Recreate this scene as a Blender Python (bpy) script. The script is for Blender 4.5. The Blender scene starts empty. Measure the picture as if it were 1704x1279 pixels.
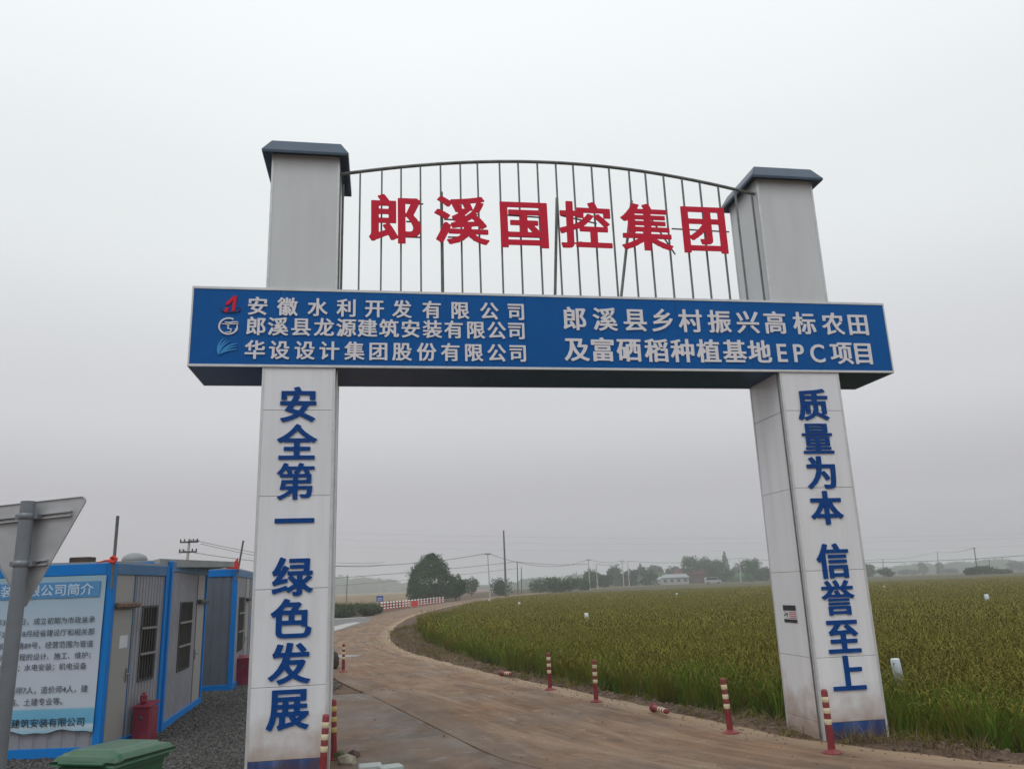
import bpy, math, random
import numpy as np
from mathutils import Vector, Matrix
random.seed(7); rng = np.random.default_rng(7)
R_ = math.radians
scene = bpy.context.scene
COL = scene.collection

# ---------------------------------------------------------------- camera
CH = 2.1; FPX = 1318.53; PITCH = .2504; ROLL = -.0354
_F = Vector((0, math.cos(PITCH), math.sin(PITCH))); _r = Vector((1, 0, 0)); _u = _r.cross(_F)
_R = _r*math.cos(ROLL) + _u*math.sin(ROLL); _U = -_r*math.sin(ROLL) + _u*math.cos(ROLL)
cd = bpy.data.cameras.new('camera'); cam = bpy.data.objects.new('camera', cd); COL.objects.link(cam)
cd.sensor_width = 36; cd.lens = 36*FPX/1704; cd.clip_start = .1; cd.clip_end = 9000
M = Matrix((( _R.x, _U.x, -_F.x, 0), (_R.y, _U.y, -_F.y, 0), (_R.z, _U.z, -_F.z, CH), (0, 0, 0, 1)))
cam.matrix_world = M
scene.camera = cam

# ---------------------------------------------------------------- world, sun, exposure
w = bpy.data.worlds.new('World'); scene.world = w; w.use_nodes = True
nt = w.node_tree; nt.nodes.clear()
wo = nt.nodes.new('ShaderNodeOutputWorld'); bg = nt.nodes.new('ShaderNodeBackground')
sky = nt.nodes.new('ShaderNodeTexSky'); sky.sky_type = 'NISHITA'; sky.sun_disc = False
SUN_EL, SUN_AZ = R_(52), R_(205)
sky.sun_elevation = SUN_EL; sky.sun_rotation = SUN_AZ; sky.dust_density = 6; sky.air_density = 1
tc = nt.nodes.new('ShaderNodeTexCoord'); sx = nt.nodes.new('ShaderNodeSeparateXYZ')
nt.links.new(tc.outputs['Generated'], sx.inputs[0])
cr = nt.nodes.new('ShaderNodeValToRGB'); cr.color_ramp.interpolation = 'EASE'
# overcast layer over the clear sky: dim and slightly violet at the horizon, brighter overhead
stops = [(0.0, (.390, .384, .410)), (.10, (.462, .459, .486)), (.22, (.590, .597, .620)), (.42, (.735, .765, .775)), (.66, (.85, .89, .905)), (1.0, (.90, .94, .95))]
el = cr.color_ramp.elements
el[0].position = 0; el[0].color = (*stops[0][1], 1); el[1].position = 1; el[1].color = (*stops[-1][1], 1)
for p, c in stops[1:-1]:
    e = el.new(p); e.color = (*c, 1)
nt.links.new(sx.outputs['Z'], cr.inputs[0])
sc_ = nt.nodes.new('ShaderNodeVectorMath'); sc_.operation = 'SCALE'; sc_.inputs['Scale'].default_value = 10.0
nt.links.new(cr.outputs[0], sc_.inputs[0])
nz = nt.nodes.new('ShaderNodeTexNoise'); nz.inputs['Scale'].default_value = 2.2; nz.inputs['Detail'].default_value = 3
mpn = nt.nodes.new('ShaderNodeMapRange'); mpn.inputs['To Min'].default_value = .965; mpn.inputs['To Max'].default_value = 1.035
nt.links.new(tc.outputs['Generated'], nz.inputs['Vector']); nt.links.new(nz.outputs['Fac'], mpn.inputs['Value'])
sc2 = nt.nodes.new('ShaderNodeVectorMath'); sc2.operation = 'SCALE'
nt.links.new(sc_.outputs[0], sc2.inputs[0]); nt.links.new(mpn.outputs[0], sc2.inputs['Scale'])
mx = nt.nodes.new('ShaderNodeMix'); mx.data_type = 'RGBA'; mx.inputs[0].default_value = .98
nt.links.new(sky.outputs[0], mx.inputs[6]); nt.links.new(sc2.outputs[0], mx.inputs[7])
nt.links.new(mx.outputs[2], bg.inputs[0]); bg.inputs[1].default_value = .1
nt.links.new(bg.outputs[0], wo.inputs[0])
sl = bpy.data.lights.new('sun', 'SUN'); sl.energy = .5; sl.angle = R_(25); sl.color = (1, .985, .965)
so = bpy.data.objects.new('sun', sl); COL.objects.link(so)
sd = Vector((math.sin(SUN_AZ)*math.cos(SUN_EL), math.cos(SUN_AZ)*math.cos(SUN_EL), math.sin(SUN_EL)))
so.rotation_euler = sd.to_track_quat('Z', 'Y').to_euler()
vs = scene.view_settings; scene.display_settings.display_device = 'sRGB'
vs.view_transform = 'Standard'; vs.look = 'None'; vs.gamma = 1; vs.exposure = .17; vs.use_curve_mapping = False
cy = scene.cycles; cy.max_bounces = 6; cy.diffuse_bounces = 3; cy.glossy_bounces = 3; cy.volume_bounces = 1; cy.transparent_max_bounces = 8
cy.use_denoising = True

# ---------------------------------------------------------------- helpers
def gp(px, py, z=0.):                       # ground point seen at a pixel of the 1704 px photograph
    d = _F + _R*((px-852)/FPX) - _U*((py-639.5)/FPX); t = (z-CH)/d.z
    return Vector((d.x*t, d.y*t, z))
def ap(px, py, Y):                          # point at depth Y
    d = _F + _R*((px-852)/FPX) - _U*((py-639.5)/FPX); t = Y/d.y
    return Vector((d.x*t, d.y*t, CH+d.z*t))

def link(o, parent=None):
    COL.objects.link(o)
    if parent is not None: o.parent = parent
    return o
def thing(name, label, cat, loc=(0, 0, 0), rz=0, group=None):
    o = bpy.data.objects.new(name, None); link(o); o.empty_display_size = .3
    o.location = loc; o.rotation_euler = (0, 0, rz); o['label'] = label; o['category'] = cat
    if group: o['group'] = group
    return o
def tag(o, label=None, cat=None, group=None, kind=None):
    if label: o['label'] = label
    if cat: o['category'] = cat
    if group: o['group'] = group
    if kind: o['kind'] = kind
    return o
def copy_tree(o, parent=None):
    c = o.copy(); COL.objects.link(c)
    c.parent = parent
    for ch in list(o.children): copy_tree(ch, c)
    return c

class MB:
    def __init__(s): s.v = []; s.f = []; s.mi = []; s.sm = []
    def add(s, vs_, fs, mi=0, smooth=False):
        n = len(s.v); s.v += [tuple(v) for v in vs_]; s.f += [tuple(i+n for i in f) for f in fs]
        s.mi += [mi]*len(fs); s.sm += [smooth]*len(fs); return s
    def box(s, x0, x1, y0, y1, z0, z1, mi=0, bev=0.):
        if bev > 0:
            b = min(bev, (x1-x0)/2.2, (y1-y0)/2.2, (z1-z0)/2.2)
            bm_v = []; idx = {}
            for ix, X in enumerate((x0, x1)):
                for iy, Y in enumerate((y0, y1)):
                    for iz, Z in enumerate((z0, z1)):
                        dx, dy, dz = (b if ix == 0 else -b), (b if iy == 0 else -b), (b if iz == 0 else -b)
                        idx[ix, iy, iz] = len(bm_v)
                        bm_v += [(X, Y+dy, Z+dz), (X+dx, Y, Z+dz), (X+dx, Y+dy, Z)]
            def I(a, b_, c, k): return idx[a, b_, c]+k
            fs = []
            for a in (0, 1):
                q = [I(a, 0, 0, 0), I(a, 1, 0, 0), I(a, 1, 1, 0), I(a, 0, 1, 0)]; fs.append(q if a else q[::-1])
                q = [I(0, a, 0, 1), I(0, a, 1, 1), I(1, a, 1, 1), I(1, a, 0, 1)]; fs.append(q if a else q[::-1])
                q = [I(0, 0, a, 2), I(1, 0, a, 2), I(1, 1, a, 2), I(0, 1, a, 2)]; fs.append(q if a else q[::-1])
            for a in (0, 1):
                for c in (0, 1):
                    fl = (a ^ c)
                    q = [I(a, c, 0, 0), I(a, c, 0, 1), I(a, c, 1, 1), I(a, c, 1, 0)]; fs.append(q if fl else q[::-1])
                    q = [I(a, 0, c, 2), I(a, 0, c, 0), I(a, 1, c, 0), I(a, 1, c, 2)]; fs.append(q if fl else q[::-1])
                    q = [I(0, a, c, 1), I(0, a, c, 2), I(1, a, c, 2), I(1, a, c, 1)]; fs.append(q if fl else q[::-1])
                    for d in (0, 1):
                        q = [I(a, c, d, 0), I(a, c, d, 1), I(a, c, d, 2)]; fs.append(q if (a+c+d) % 2 == 1 else q[::-1])
            return s.add(bm_v, fs, mi)
        vs_ = [(x0, y0, z0), (x1, y0, z0), (x1, y1, z0), (x0, y1, z0), (x0, y0, z1), (x1, y0, z1), (x1, y1, z1), (x0, y1, z1)]
        return s.add(vs_, [(0, 3, 2, 1), (4, 5, 6, 7), (0, 1, 5, 4), (1, 2, 6, 5), (2, 3, 7, 6), (3, 0, 4, 7)], mi)
    def tube(s, pts, r, n=8, mi=0, caps=True, smooth=True):
        pts = [Vector(p) for p in pts]
        rs = r if isinstance(r, (list, tuple)) else [r]*len(pts)
        vs_ = []
        t0 = (pts[1]-pts[0]).normalized(); up = Vector((0, 0, 1)) if abs(t0.z) < .9 else Vector((1, 0, 0))
        a = t0.cross(up).normalized()
        for i, p in enumerate(pts):
            t = (pts[min(i+1, len(pts)-1)]-pts[max(i-1, 0)]).normalized()
            a = (a - t*a.dot(t)).normalized(); b = t.cross(a)
            for k in range(n):
                th = 2*math.pi*k/n; vs_.append(p+(a*math.cos(th)+b*math.sin(th))*rs[i])
        fs = []
        for i in range(len(pts)-1):
            for k in range(n):
                k2 = (k+1) % n; fs.append((i*n+k, i*n+k2, (i+1)*n+k2, (i+1)*n+k))
        s.add(vs_, fs, mi, smooth)
        if caps:
            s.add(vs_[:n], [tuple(range(n))[::-1]], mi); s.add(vs_[-n:], [tuple(range(n))], mi)
        return s
    def lathe(s, prof, n=16, mi=0, c=(0, 0), smooth=True):
        vs_ = []
        for r, z in prof:
            for k in range(n):
                th = 2*math.pi*k/n; vs_.append((c[0]+r*math.cos(th), c[1]+r*math.sin(th), z))
        fs = [(i*n+k, i*n+(k+1) % n, (i+1)*n+(k+1) % n, (i+1)*n+k) for i in range(len(prof)-1) for k in range(n)]
        return s.add(vs_, fs, mi, smooth)
    def prism(s, poly, y0, y1, mi=0):        # polygon in x,z extruded along y
        n = len(poly); vs_ = [(x, y0, z) for x, z in poly]+[(x, y1, z) for x, z in poly]
        fs = [tuple(range(n)), tuple(range(2*n-1, n-1, -1))]+[(i, i+n, (i+1) % n+n, (i+1) % n) for i in range(n)]
        return s.add(vs_, fs, mi)
    def mesh(s, name, mats):
        me = bpy.data.meshes.new(name); me.from_pydata(s.v, [], s.f); me.update()
        if not isinstance(mats, (list, tuple)): mats = [mats]
        for m in mats: me.materials.append(m)
        me.polygons.foreach_set('material_index', s.mi); me.polygons.foreach_set('use_smooth', s.sm)
        return me
    def build(s, name, mats, parent=None, loc=None, rz=None):
        o = bpy.data.objects.new(name, s.mesh(name, mats)); link(o, parent)
        if loc is not None: o.location = loc
        if rz is not None: o.rotation_euler = (0, 0, rz)
        return o

def mat(name, col, rough=.6, metal=0., var=.0, vscale=3., bump=0., bscale=30., dirt=None, dscale=2., damt=.3, spec=.5, objvar=0., coords='Object', stretch=None, detail=5):
    m = bpy.data.materials.new(name); m.use_nodes = True; t = m.node_tree; N = t.nodes; L = t.links
    b = N['Principled BSDF']; b.inputs['Roughness'].default_value = rough; b.inputs['Metallic'].default_value = metal
    b.inputs['Specular IOR Level'].default_value = spec
    b.inputs['Base Color'].default_value = (*col, 1)
    tcn = N.new('ShaderNodeTexCoord'); vec = tcn.outputs[coords]
    if stretch:
        mp = N.new('ShaderNodeMapping'); mp.inputs['Scale'].default_value = stretch; L.new(vec, mp.inputs[0]); vec = mp.outputs[0]
    out = None
    if var > 0 or dirt or objvar > 0:
        n1 = N.new('ShaderNodeTexNoise'); n1.inputs['Scale'].default_value = vscale; n1.inputs['Detail'].default_value = detail; L.new(vec, n1.inputs['Vector'])
        mr = N.new('ShaderNodeMapRange'); mr.inputs['From Min'].default_value = .3; mr.inputs['From Max'].default_value = .7
        mr.inputs['To Min'].default_value = 1-var; mr.inputs['To Max'].default_value = 1+var; L.new(n1.outputs['Fac'], mr.inputs['Value'])
        vm = N.new('ShaderNodeVectorMath'); vm.operation = 'SCALE'; vm.inputs[0].default_value = col; L.new(mr.outputs[0], vm.inputs['Scale'])
        out = vm.outputs[0]
        if objvar > 0:
            oi = N.new('ShaderNodeObjectInfo'); m3 = N.new('ShaderNodeMapRange'); m3.inputs['To Min'].default_value = 1-objvar; m3.inputs['To Max'].default_value = 1+objvar
            L.new(oi.outputs['Random'], m3.inputs['Value']); v3 = N.new('ShaderNodeVectorMath'); v3.operation = 'SCALE'
            L.new(out, v3.inputs[0]); L.new(m3.outputs[0], v3.inputs['Scale']); out = v3.outputs[0]
        if dirt:
            n2 = N.new('ShaderNodeTexNoise'); n2.inputs['Scale'].default_value = dscale; n2.inputs['Detail'].default_value = 8; n2.inputs['Roughness'].default_value = .65; L.new(vec, n2.inputs['Vector'])
            m2 = N.new('ShaderNodeMapRange'); m2.inputs['From Min'].default_value = .45; m2.inputs['From Max'].default_value = .75; m2.inputs['To Max'].default_value = damt; L.new(n2.outputs['Fac'], m2.inputs['Value'])
            mi = N.new('ShaderNodeMix'); mi.data_type = 'RGBA'; L.new(m2.outputs[0], mi.inputs[0]); L.new(out, mi.inputs[6]); mi.inputs[7].default_value = (*dirt, 1); out = mi.outputs[2]
        L.new(out, b.inputs['Base Color'])
    if bump > 0:
        n3 = N.new('ShaderNodeTexNoise'); n3.inputs['Scale'].default_value = bscale; n3.inputs['Detail'].default_value = 6; L.new(vec, n3.inputs['Vector'])
        bp = N.new('ShaderNodeBump'); bp.inputs['Strength'].default_value = 1; bp.inputs['Distance'].default_value = bump; L.new(n3.outputs['Fac'], bp.inputs['Height']); L.new(bp.outputs[0], b.inputs['Normal'])
    return m

def panel_mat(name, col, rust=(.30, .17, .09), foot=True):
    """painted sheet with rain streaks and splashed mud at the foot (pillar-local coordinates)"""
    m = mat(name, col, rough=.38, var=.03, vscale=1.5, dirt=(.50, .49, .47), dscale=1.1, damt=.35, stretch=(4, 4, .3), objvar=.025)
    t = m.node_tree; N = t.nodes; L = t.links; b = N['Principled BSDF']
    src = b.inputs['Base Color'].links[0].from_socket
    tcn = N.new('ShaderNodeTexCoord'); s = N.new('ShaderNodeSeparateXYZ'); L.new(tcn.outputs['Object'], s.inputs[0])
    n = N.new('ShaderNodeTexNoise'); n.inputs['Scale'].default_value = 4; n.inputs['Detail'].default_value = 8; L.new(tcn.outputs['Object'], n.inputs['Vector'])
    a = N.new('ShaderNodeMath'); a.operation = 'MULTIPLY_ADD'; a.inputs[1].default_value = -.9; L.new(n.outputs['Fac'], a.inputs[0]); L.new(s.outputs['Z'], a.inputs[2])
    mr = N.new('ShaderNodeMapRange'); mr.inputs['From Min'].default_value = -.35 if foot else -.45; mr.inputs['From Max'].default_value = .25 if foot else -.22; mr.inputs['To Min'].default_value = .75; mr.inputs['To Max'].default_value = 0
    L.new(a.outputs[0], mr.inputs['Value'])
    mi = N.new('ShaderNodeMix'); mi.data_type = 'RGBA'; L.new(mr.outputs[0], mi.inputs[0]); L.new(src, mi.inputs[6]); mi.inputs[7].default_value = (*rust, 1)
    L.new(mi.outputs[2], b.inputs['Base Color'])
    n4 = N.new('ShaderNodeTexNoise'); n4.inputs['Scale'].default_value = 1.1; L.new(tcn.outputs['Object'], n4.inputs['Vector'])
    bp = N.new('ShaderNodeBump'); bp.inputs['Distance'].default_value = .004; L.new(n4.outputs['Fac'], bp.inputs['Height']); L.new(bp.outputs[0], b.inputs['Normal'])
    return m

MT = dict(
 white=panel_mat('painted_white_panel', (.76, .77, .80)),
 grey=mat('grey_panel', (.60, .625, .64), .42, var=.03, vscale=.8, dirt=(.34, .33, .31), dscale=.9, damt=.25, stretch=(2, 2, .4), bump=.003, bscale=1.2),
 core=mat('panel_core', (.16, .16, .16), .8),
 bluepaint=panel_mat('blue_base_paint', (.003, .06, .24), rust=(.09, .05, .05), foot=False),
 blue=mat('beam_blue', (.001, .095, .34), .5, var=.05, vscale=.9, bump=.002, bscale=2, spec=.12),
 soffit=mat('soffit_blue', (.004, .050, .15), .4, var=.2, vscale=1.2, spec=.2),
 alu=mat('aluminium_trim', (.62, .63, .64), .35, .3, var=.06, vscale=6, dirt=(.35, .33, .3), dscale=5, damt=.4),
 steel=mat('galvanised_steel', (.16, .175, .17), .5, .5, var=.25, vscale=7, dirt=(.10, .09, .07), dscale=12, damt=.5),
 red=mat('red_letter', (.62, .010, .04), .5, spec=.2, var=.05, vscale=3),
 letter=mat('silver_letter', (.72, .70, .73), .45, var=.04, vscale=5),
 letterblue=mat('blue_letter', (.001, .052, .235), .5, spec=.15, var=.06, vscale=4),
 slate=mat('slate_metal', (.040, .075, .125), .42, .1, var=.14, vscale=2.5, dirt=(.09, .09, .1), dscale=3, damt=.35),
 redpost=mat('red_plastic', (.22, .018, .025), .5, var=.12, vscale=5, dirt=(.20, .10, .08), dscale=6, damt=.75, objvar=.1),
 band=mat('reflective_band', (.72, .62, .42), .4, var=.1, vscale=20, dirt=(.35, .28, .18), dscale=9, damt=.5, objvar=.06),
 bandy=mat('yellow_band', (.62, .48, .16), .4, var=.1, vscale=20, dirt=(.3, .22, .1), dscale=9, damt=.4),
 cabblue=mat('cabin_blue', (.002, .19, .60), .5, spec=.2, var=.08, vscale=3, dirt=(.03, .13, .24), dscale=3, damt=.5),
 cabblue2=mat('cabin_rail_blue', (.035, .15, .32), .5, var=.14, vscale=3, dirt=(.10, .14, .2), dscale=3, damt=.6),
 wall=mat('grey_cabin_wall', (.27, .275, .31), .5, var=.06, vscale=2, dirt=(.17, .16, .16), dscale=1.5, damt=.5),
 wall2=mat('blue_grey_cabin_wall', (.11, .13, .165), .5, var=.08, vscale=2),
 door=mat('door_grey', (.32, .315, .30), .5, var=.05, vscale=2, dirt=(.25, .23, .2), dscale=2, damt=.4),
 glass=mat('dark_glass', (.02, .02, .022), .12, 0, var=.3, vscale=1.5),
 bars=mat('window_bar', (.26, .26, .27), .45, .5),
 paper=mat('white_paper', (.6, .62, .66), .6, var=.05, vscale=8),
 rusty=mat('rusty_board', (.16, .10, .075), .8, var=.3, vscale=12, bump=.006, bscale=25),
 roof=mat('roof_sheet', (.26, .28, .29), .6, var=.12, vscale=3),
 firebox=mat('red_firebox', (.22, .018, .045), .4, var=.08, vscale=3, dirt=(.36, .10, .13), dscale=2.5, damt=.6),
 ribbon=mat('red_ribbon', (.62, .03, .02), .6, var=.15, vscale=6),
 bin=mat('green_plastic', (.012, .085, .036), .33, var=.10, vscale=3, dirt=(.09, .15, .09), dscale=4, damt=.35, bump=.0015, bscale=40),
 signal=mat('sign_aluminium', (.45, .46, .475), .5, .3, var=.06, vscale=4, dirt=(.26, .25, .26), dscale=5, damt=.5),
 pole=mat('grey_pole', (.20, .225, .25), .42, .45, var=.10, vscale=5, dirt=(.14, .15, .16), dscale=9, damt=.5),
 concpole=mat('concrete_pole', (.42, .42, .40), .8, var=.08, vscale=2),
 darkpole=mat('dark_pole', (.085, .085, .085), .8, var=.1, vscale=2),
 wire=mat('cable', (.03, .03, .035), .7),
 bark=mat('bark', (.06, .048, .038), .9, var=.2, vscale=6),
 tube=mat('white_tube', (.68, .74, .80), .45, var=.04, vscale=6),
 stone=mat('stone', (.26, .235, .205), .85, var=.25, vscale=7, bump=.01, bscale=18, objvar=.25),
 brown=mat('dark_brown', (.045, .03, .024), .8, var=.3, vscale=6, bump=.01, bscale=12),
 slab=mat('pale_slab', (.34, .38, .37), .75, var=.12, vscale=6, bump=.004, bscale=30),
 brick=mat('maroon_roof', (.11, .03, .036), .8, var=.12, vscale=2),
 housewall=mat('house_wall', (.36, .36, .36), .8, var=.06, vscale=1),
 vanpaint=mat('van_white', (.38, .38, .40), .3),
 tyre=mat('tyre', (.02, .02, .02), .8),
 water=mat('standing_water', (.05, .052, .05), .04, spec=.6),
 bluesign=mat('blue_sign', (.01, .07, .33), .5),
)
def leaf_mat(name, col, var=.35, objvar=.15, vscale=1.2, second=None):
    m = mat(name, col, .75, var=var, vscale=vscale, objvar=objvar, dirt=second, dscale=vscale*.6, damt=.8 if second else .0, detail=8, spec=.1)
    return m
MT['leaf_dark'] = leaf_mat('foliage_dark', (.026, .072, .024), second=(.055, .115, .03))
MT['leaf_mid'] = leaf_mat('foliage_mid', (.04, .075, .034), second=(.06, .09, .045))
MT['leaf_pale'] = leaf_mat('foliage_pale', (.085, .12, .06), second=(.11, .13, .07))
MT['shrubleaf'] = leaf_mat('shrub_leaf', (.06, .088, .042), second=(.115, .11, .06))

# ---------------------------------------------------------------- text
_gc = {}
def glyphs(body, offset=.02, extrude=.02, res=2):
    key = (body, offset, extrude)
    if key in _gc: return _gc[key]
    c = bpy.data.curves.new('t', 'FONT'); c.body = body; c.offset = offset; c.extrude = extrude; c.resolution_u = res
    c.fill_mode = 'BOTH'
    o = bpy.data.objects.new('t', c); COL.objects.link(o); bpy.context.view_layer.update()
    m = bpy.data.meshes.new_from_object(o.evaluated_get(bpy.context.evaluated_depsgraph_get()))
    bpy.data.objects.remove(o); bpy.data.curves.remove(c)
    v = np.empty(len(m.vertices)*3, np.float32); m.vertices.foreach_get('co', v); v = v.reshape(-1, 3)
    f = [tuple(p.vertices) for p in m.polygons]; bpy.data.meshes.remove(m)
    _gc[key] = (v, f); return v, f
_bc = {}
def bold_glyph(ch, off, n=88):
    """character outline thickened evenly by off (em), from the distance to the printed outline; returns front polygons and rim edges"""
    if (ch, off) in _bc: return _bc[ch, off]
    c = bpy.data.curves.new('t', 'FONT'); c.body = ch; c.resolution_u = 4; c.fill_mode = 'FRONT'
    o = bpy.data.objects.new('t', c); COL.objects.link(o); bpy.context.view_layer.update()
    m = bpy.data.meshes.new_from_object(o.evaluated_get(bpy.context.evaluated_depsgraph_get()))
    v = np.empty(len(m.vertices)*3, np.float32); m.vertices.foreach_get('co', v); v = v.reshape(-1, 3)[:, :2].astype(float)
    cnt = {}
    for p in m.polygons:
        for e in p.edge_keys: cnt[e] = cnt.get(e, 0)+1
    ed = np.array([e for e, k in cnt.items() if k == 1])
    bpy.data.objects.remove(o); bpy.data.curves.remove(c); bpy.data.meshes.remove(m)
    A, B = v[ed[:, 0]], v[ed[:, 1]]
    x0, x1, y0, y1 = -.06, max(1.04, v[:, 0].max()+.06), -.20, .95
    gx = np.linspace(x0, x1, n); gy = np.linspace(y0, y1, n); X, Y = np.meshgrid(gx, gy); d = np.full(X.shape, 9.); ins = np.zeros(X.shape, bool)
    for a_, b_ in zip(A, B):
        ab = b_-a_; t_ = np.clip(((X-a_[0])*ab[0]+(Y-a_[1])*ab[1])/((ab**2).sum()+1e-12), 0, 1)
        dx, dy = np.abs(X-a_[0]-t_*ab[0]), np.abs(Y-a_[1]-t_*ab[1]); d = np.minimum(d, (dx**7+(dy*1.9)**7)**(1/7))
        if a_[1] != b_[1]: ins ^= ((a_[1] > Y) != (b_[1] > Y)) & (X < (b_[0]-a_[0])*(Y-a_[1])/(b_[1]-a_[1])+a_[0])
    F = off-np.where(ins, -d, d)                 # positive inside the thickened shape
    pts = []; pid = {}; polys = []; rim = []
    def P(key, xy):
        if key not in pid: pid[key] = len(pts); pts.append(xy)
        return pid[key]
    def cutp(j0, i0, j1, i1):
        if (j0, i0) > (j1, i1): j0, i0, j1, i1 = j1, i1, j0, i0
        f0, f1 = F[j0, i0], F[j1, i1]; t_ = f0/(f0-f1)
        return P((j0, i0, j1, i1), (X[j0, i0]+(X[j1, i1]-X[j0, i0])*t_, Y[j0, i0]+(Y[j1, i1]-Y[j0, i0])*t_))
    S = F > 0
    for j in range(n-1):
        i = 0
        while i < n-1:
            q = [(j, i), (j, i+1), (j+1, i+1), (j+1, i)]; k = sum(S[a] for a in q)
            if k == 4:
                e = i+1
                while e < n-1 and S[j, e+1] and S[j+1, e+1]: e += 1
                polys.append([P((j, i), (gx[i], gy[j])), P((j, e), (gx[e], gy[j])), P((j+1, e), (gx[e], gy[j+1])), P((j+1, i), (gx[i], gy[j+1]))]); i = e; continue
            if k:
                out = []; marks = []
                for a in range(4):
                    p0, p1 = q[a], q[(a+1) % 4]
                    if S[p0]: out.append(P(p0, (X[p0], Y[p0])))
                    if S[p0] != S[p1]: out.append(cutp(*p0, *p1)); marks.append((len(out)-1, bool(S[p0])))
                polys.append(out)
                for mi_, (ix, leaving) in enumerate(marks):
                    if leaving: rim.append((out[ix], out[marks[(mi_+1) % len(marks)][0]]))
            i += 1
    _bc[ch, off] = (np.array(pts), polys, rim); return _bc[ch, off]
def char(ch, x, z, W, Hh, depth, material, parent, y=0., offset=.022, name='character', face='front'):
    """one raised character; em box of width W, height Hh centred on x,z; stands proud of y towards -y"""
    v, polys, rim = bold_glyph(ch, offset)
    cx = .5 if ord(ch) > 255 else (v[:, 0].min()+v[:, 0].max())/2
    X = (v[:, 0]-cx)*W; Z = (v[:, 1]-.36)*Hh; n = len(v)
    vs_ = [(float(a), -depth, float(b)) for a, b in zip(X, Z)]+[(float(a), 0., float(b)) for a, b in zip(X, Z)]
    fs = [tuple(p) for p in polys]+[(b, a, a+n, b+n) for a, b in rim]
    me = bpy.data.meshes.new(name); me.from_pydata(vs_, [], fs); me.materials.append(material)
    o = bpy.data.objects.new(name, me); link(o, parent); o.location = (x, y, z)
    return o
def textline(body, x0, z, size, material, parent, y, offset=.0, name='text_line', right=None, sx=1.):
    v, f = glyphs(body, offset, .002)
    xs = v[:, 0]*size*sx
    x = x0 if right is None else right-float(xs.max())
    me = bpy.data.meshes.new(name)
    me.from_pydata([(float(a)+x, y-.004-float(c)*size, float(b)*size+z) for a, b, c in zip(xs, v[:, 1], v[:, 2])], [], f); me.materials.append(material)
    o = bpy.data.objects.new(name, me); link(o, parent); o['kind'] = 'stuff'; return o

# ================================================================ GROUND
def pl(*p): return np.array(p, float)
road_R = pl((14, 5.0), (9.5, 7.2), (6.9, 8.6), (5.2, 9.9), (4.35, 10.75), (3.4, 12.1), (2.3, 14.6), (.9, 17.8), (-.35, 20.4), (-1.4, 22.9), (-2.9, 26.7), (-4.4, 31.0), (-6.0, 38), (-7.2, 46.6), (-8.3, 57.7), (-9.4, 78.9), (-8.8, 115), (-5.5, 160), (3, 205), (20, 255), (60, 320), (120, 400))
road_L = pl((8, -1.0), (4.6, 4.4), (2.6, 7.1), (1.25, 8.8), (.22, 10.25), (-.42, 11.2), (-1.52, 13.8), (-2.9, 17.1), (-4.15, 19.9), (-5.1, 22.3), (-6.7, 27.0), (-8.2, 32.0), (-9.9, 39.0), (-11.4, 47.5), (-12.6, 58.5), (-13.9, 79), (-13.5, 115), (-10.5, 161), (-2.4, 207), (15, 258.5), (56.5, 324), (117, 404))
n_ = len(road_R)
def resample(P, k=6):                       # Catmull-Rom so that the curve stays smooth
    out = []
    for i in range(len(P)-1):
        p0 = P[max(i-1, 0)]; p1 = P[i]; p2 = P[i+1]; p3 = P[min(i+2, len(P)-1)]
        for j in range(k):
            t = j/k; out.append(.5*((2*p1)+(-p0+p2)*t+(2*p0-5*p1+4*p2-p3)*t*t+(-p0+3*p1-3*p2+p3)*t**3))
    out.append(P[-1]); return np.array(out)
RR, RL = resample(road_R), resample(road_L)
field = pl((9.0, 8.2), (7.2, 9.9), (6.2, 10.85), (5.4, 11.85), (4.8, 13.0), (3.95, 14.1), (3.1, 15.7), (2.1, 17.8), (.95, 20.4), (.1, 22.7), (-.9, 25.8), (-2.2, 29.2), (-3.2, 33), (-4.1, 39), (-5.2, 50), (-5.8, 65), (-6.0, 85), (-5.0, 115), (-1.5, 152), (4, 178), (14, 190), (60, 193), (110, 205), (180, 235), (230, 200), (120, 60), (60, 20), (30, 5), (18, 2))
pad = pl((-3.2, -3), (7.8, -3), (7.98, -1.02), (4.58, 4.38), (2.58, 7.08), (1.232, 8.78), (.2, 10.235), (-.44, 11.185), (-1.54, 13.785), (-2.92, 17.08), (-3.45, 18.2), (-4.4, 17.9), (-4.3, 15.5), (-3.0, 12.0), (-3.1, 9.6))
def inside(P, x, y):
    c = np.zeros(x.shape, bool); n = len(P); j = n-1
    for i in range(n):
        xi, yi = P[i]; xj, yj = P[j]
        k = ((yi > y) != (yj > y)) & (x < (xj-xi)*(y-yi)/((yj-yi) if yj != yi else 1e-9)+xi); c ^= k; j = i
    return c
def dist(P, x, y, closed=True):
    d = np.full(x.shape, 1e9)
    for i in range(len(P) if closed else len(P)-1):
        a = P[i]; b = P[(i+1) % len(P)]; ab = b-a; L2 = (ab**2).sum()+1e-12
        t = np.clip(((x-a[0])*ab[0]+(y-a[1])*ab[1])/L2, 0, 1)
        d = np.minimum(d, np.hypot(x-a[0]-t*ab[0], y-a[1]-t*ab[1]))
    return d
def smooth(a, b, t):
    t = np.clip((t-a)/(b-a), 0, 1); return t*t*(3-2*t)
_ph = rng.uniform(0, 6.28, (24, 2)); _dr = rng.normal(size=(24, 2))
def fbm(x, y, s=1.):
    r = np.zeros(np.shape(x)); 
    for i in range(24):
        f = s*(1+i*.45); r += np.sin(x*_dr[i, 0]*f+_ph[i, 0])*np.cos(y*_dr[i, 1]*f+_ph[i, 1])/(1+i*.4)
    return r/4
roadpoly = np.vstack([RR, RL[::-1]])
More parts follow.
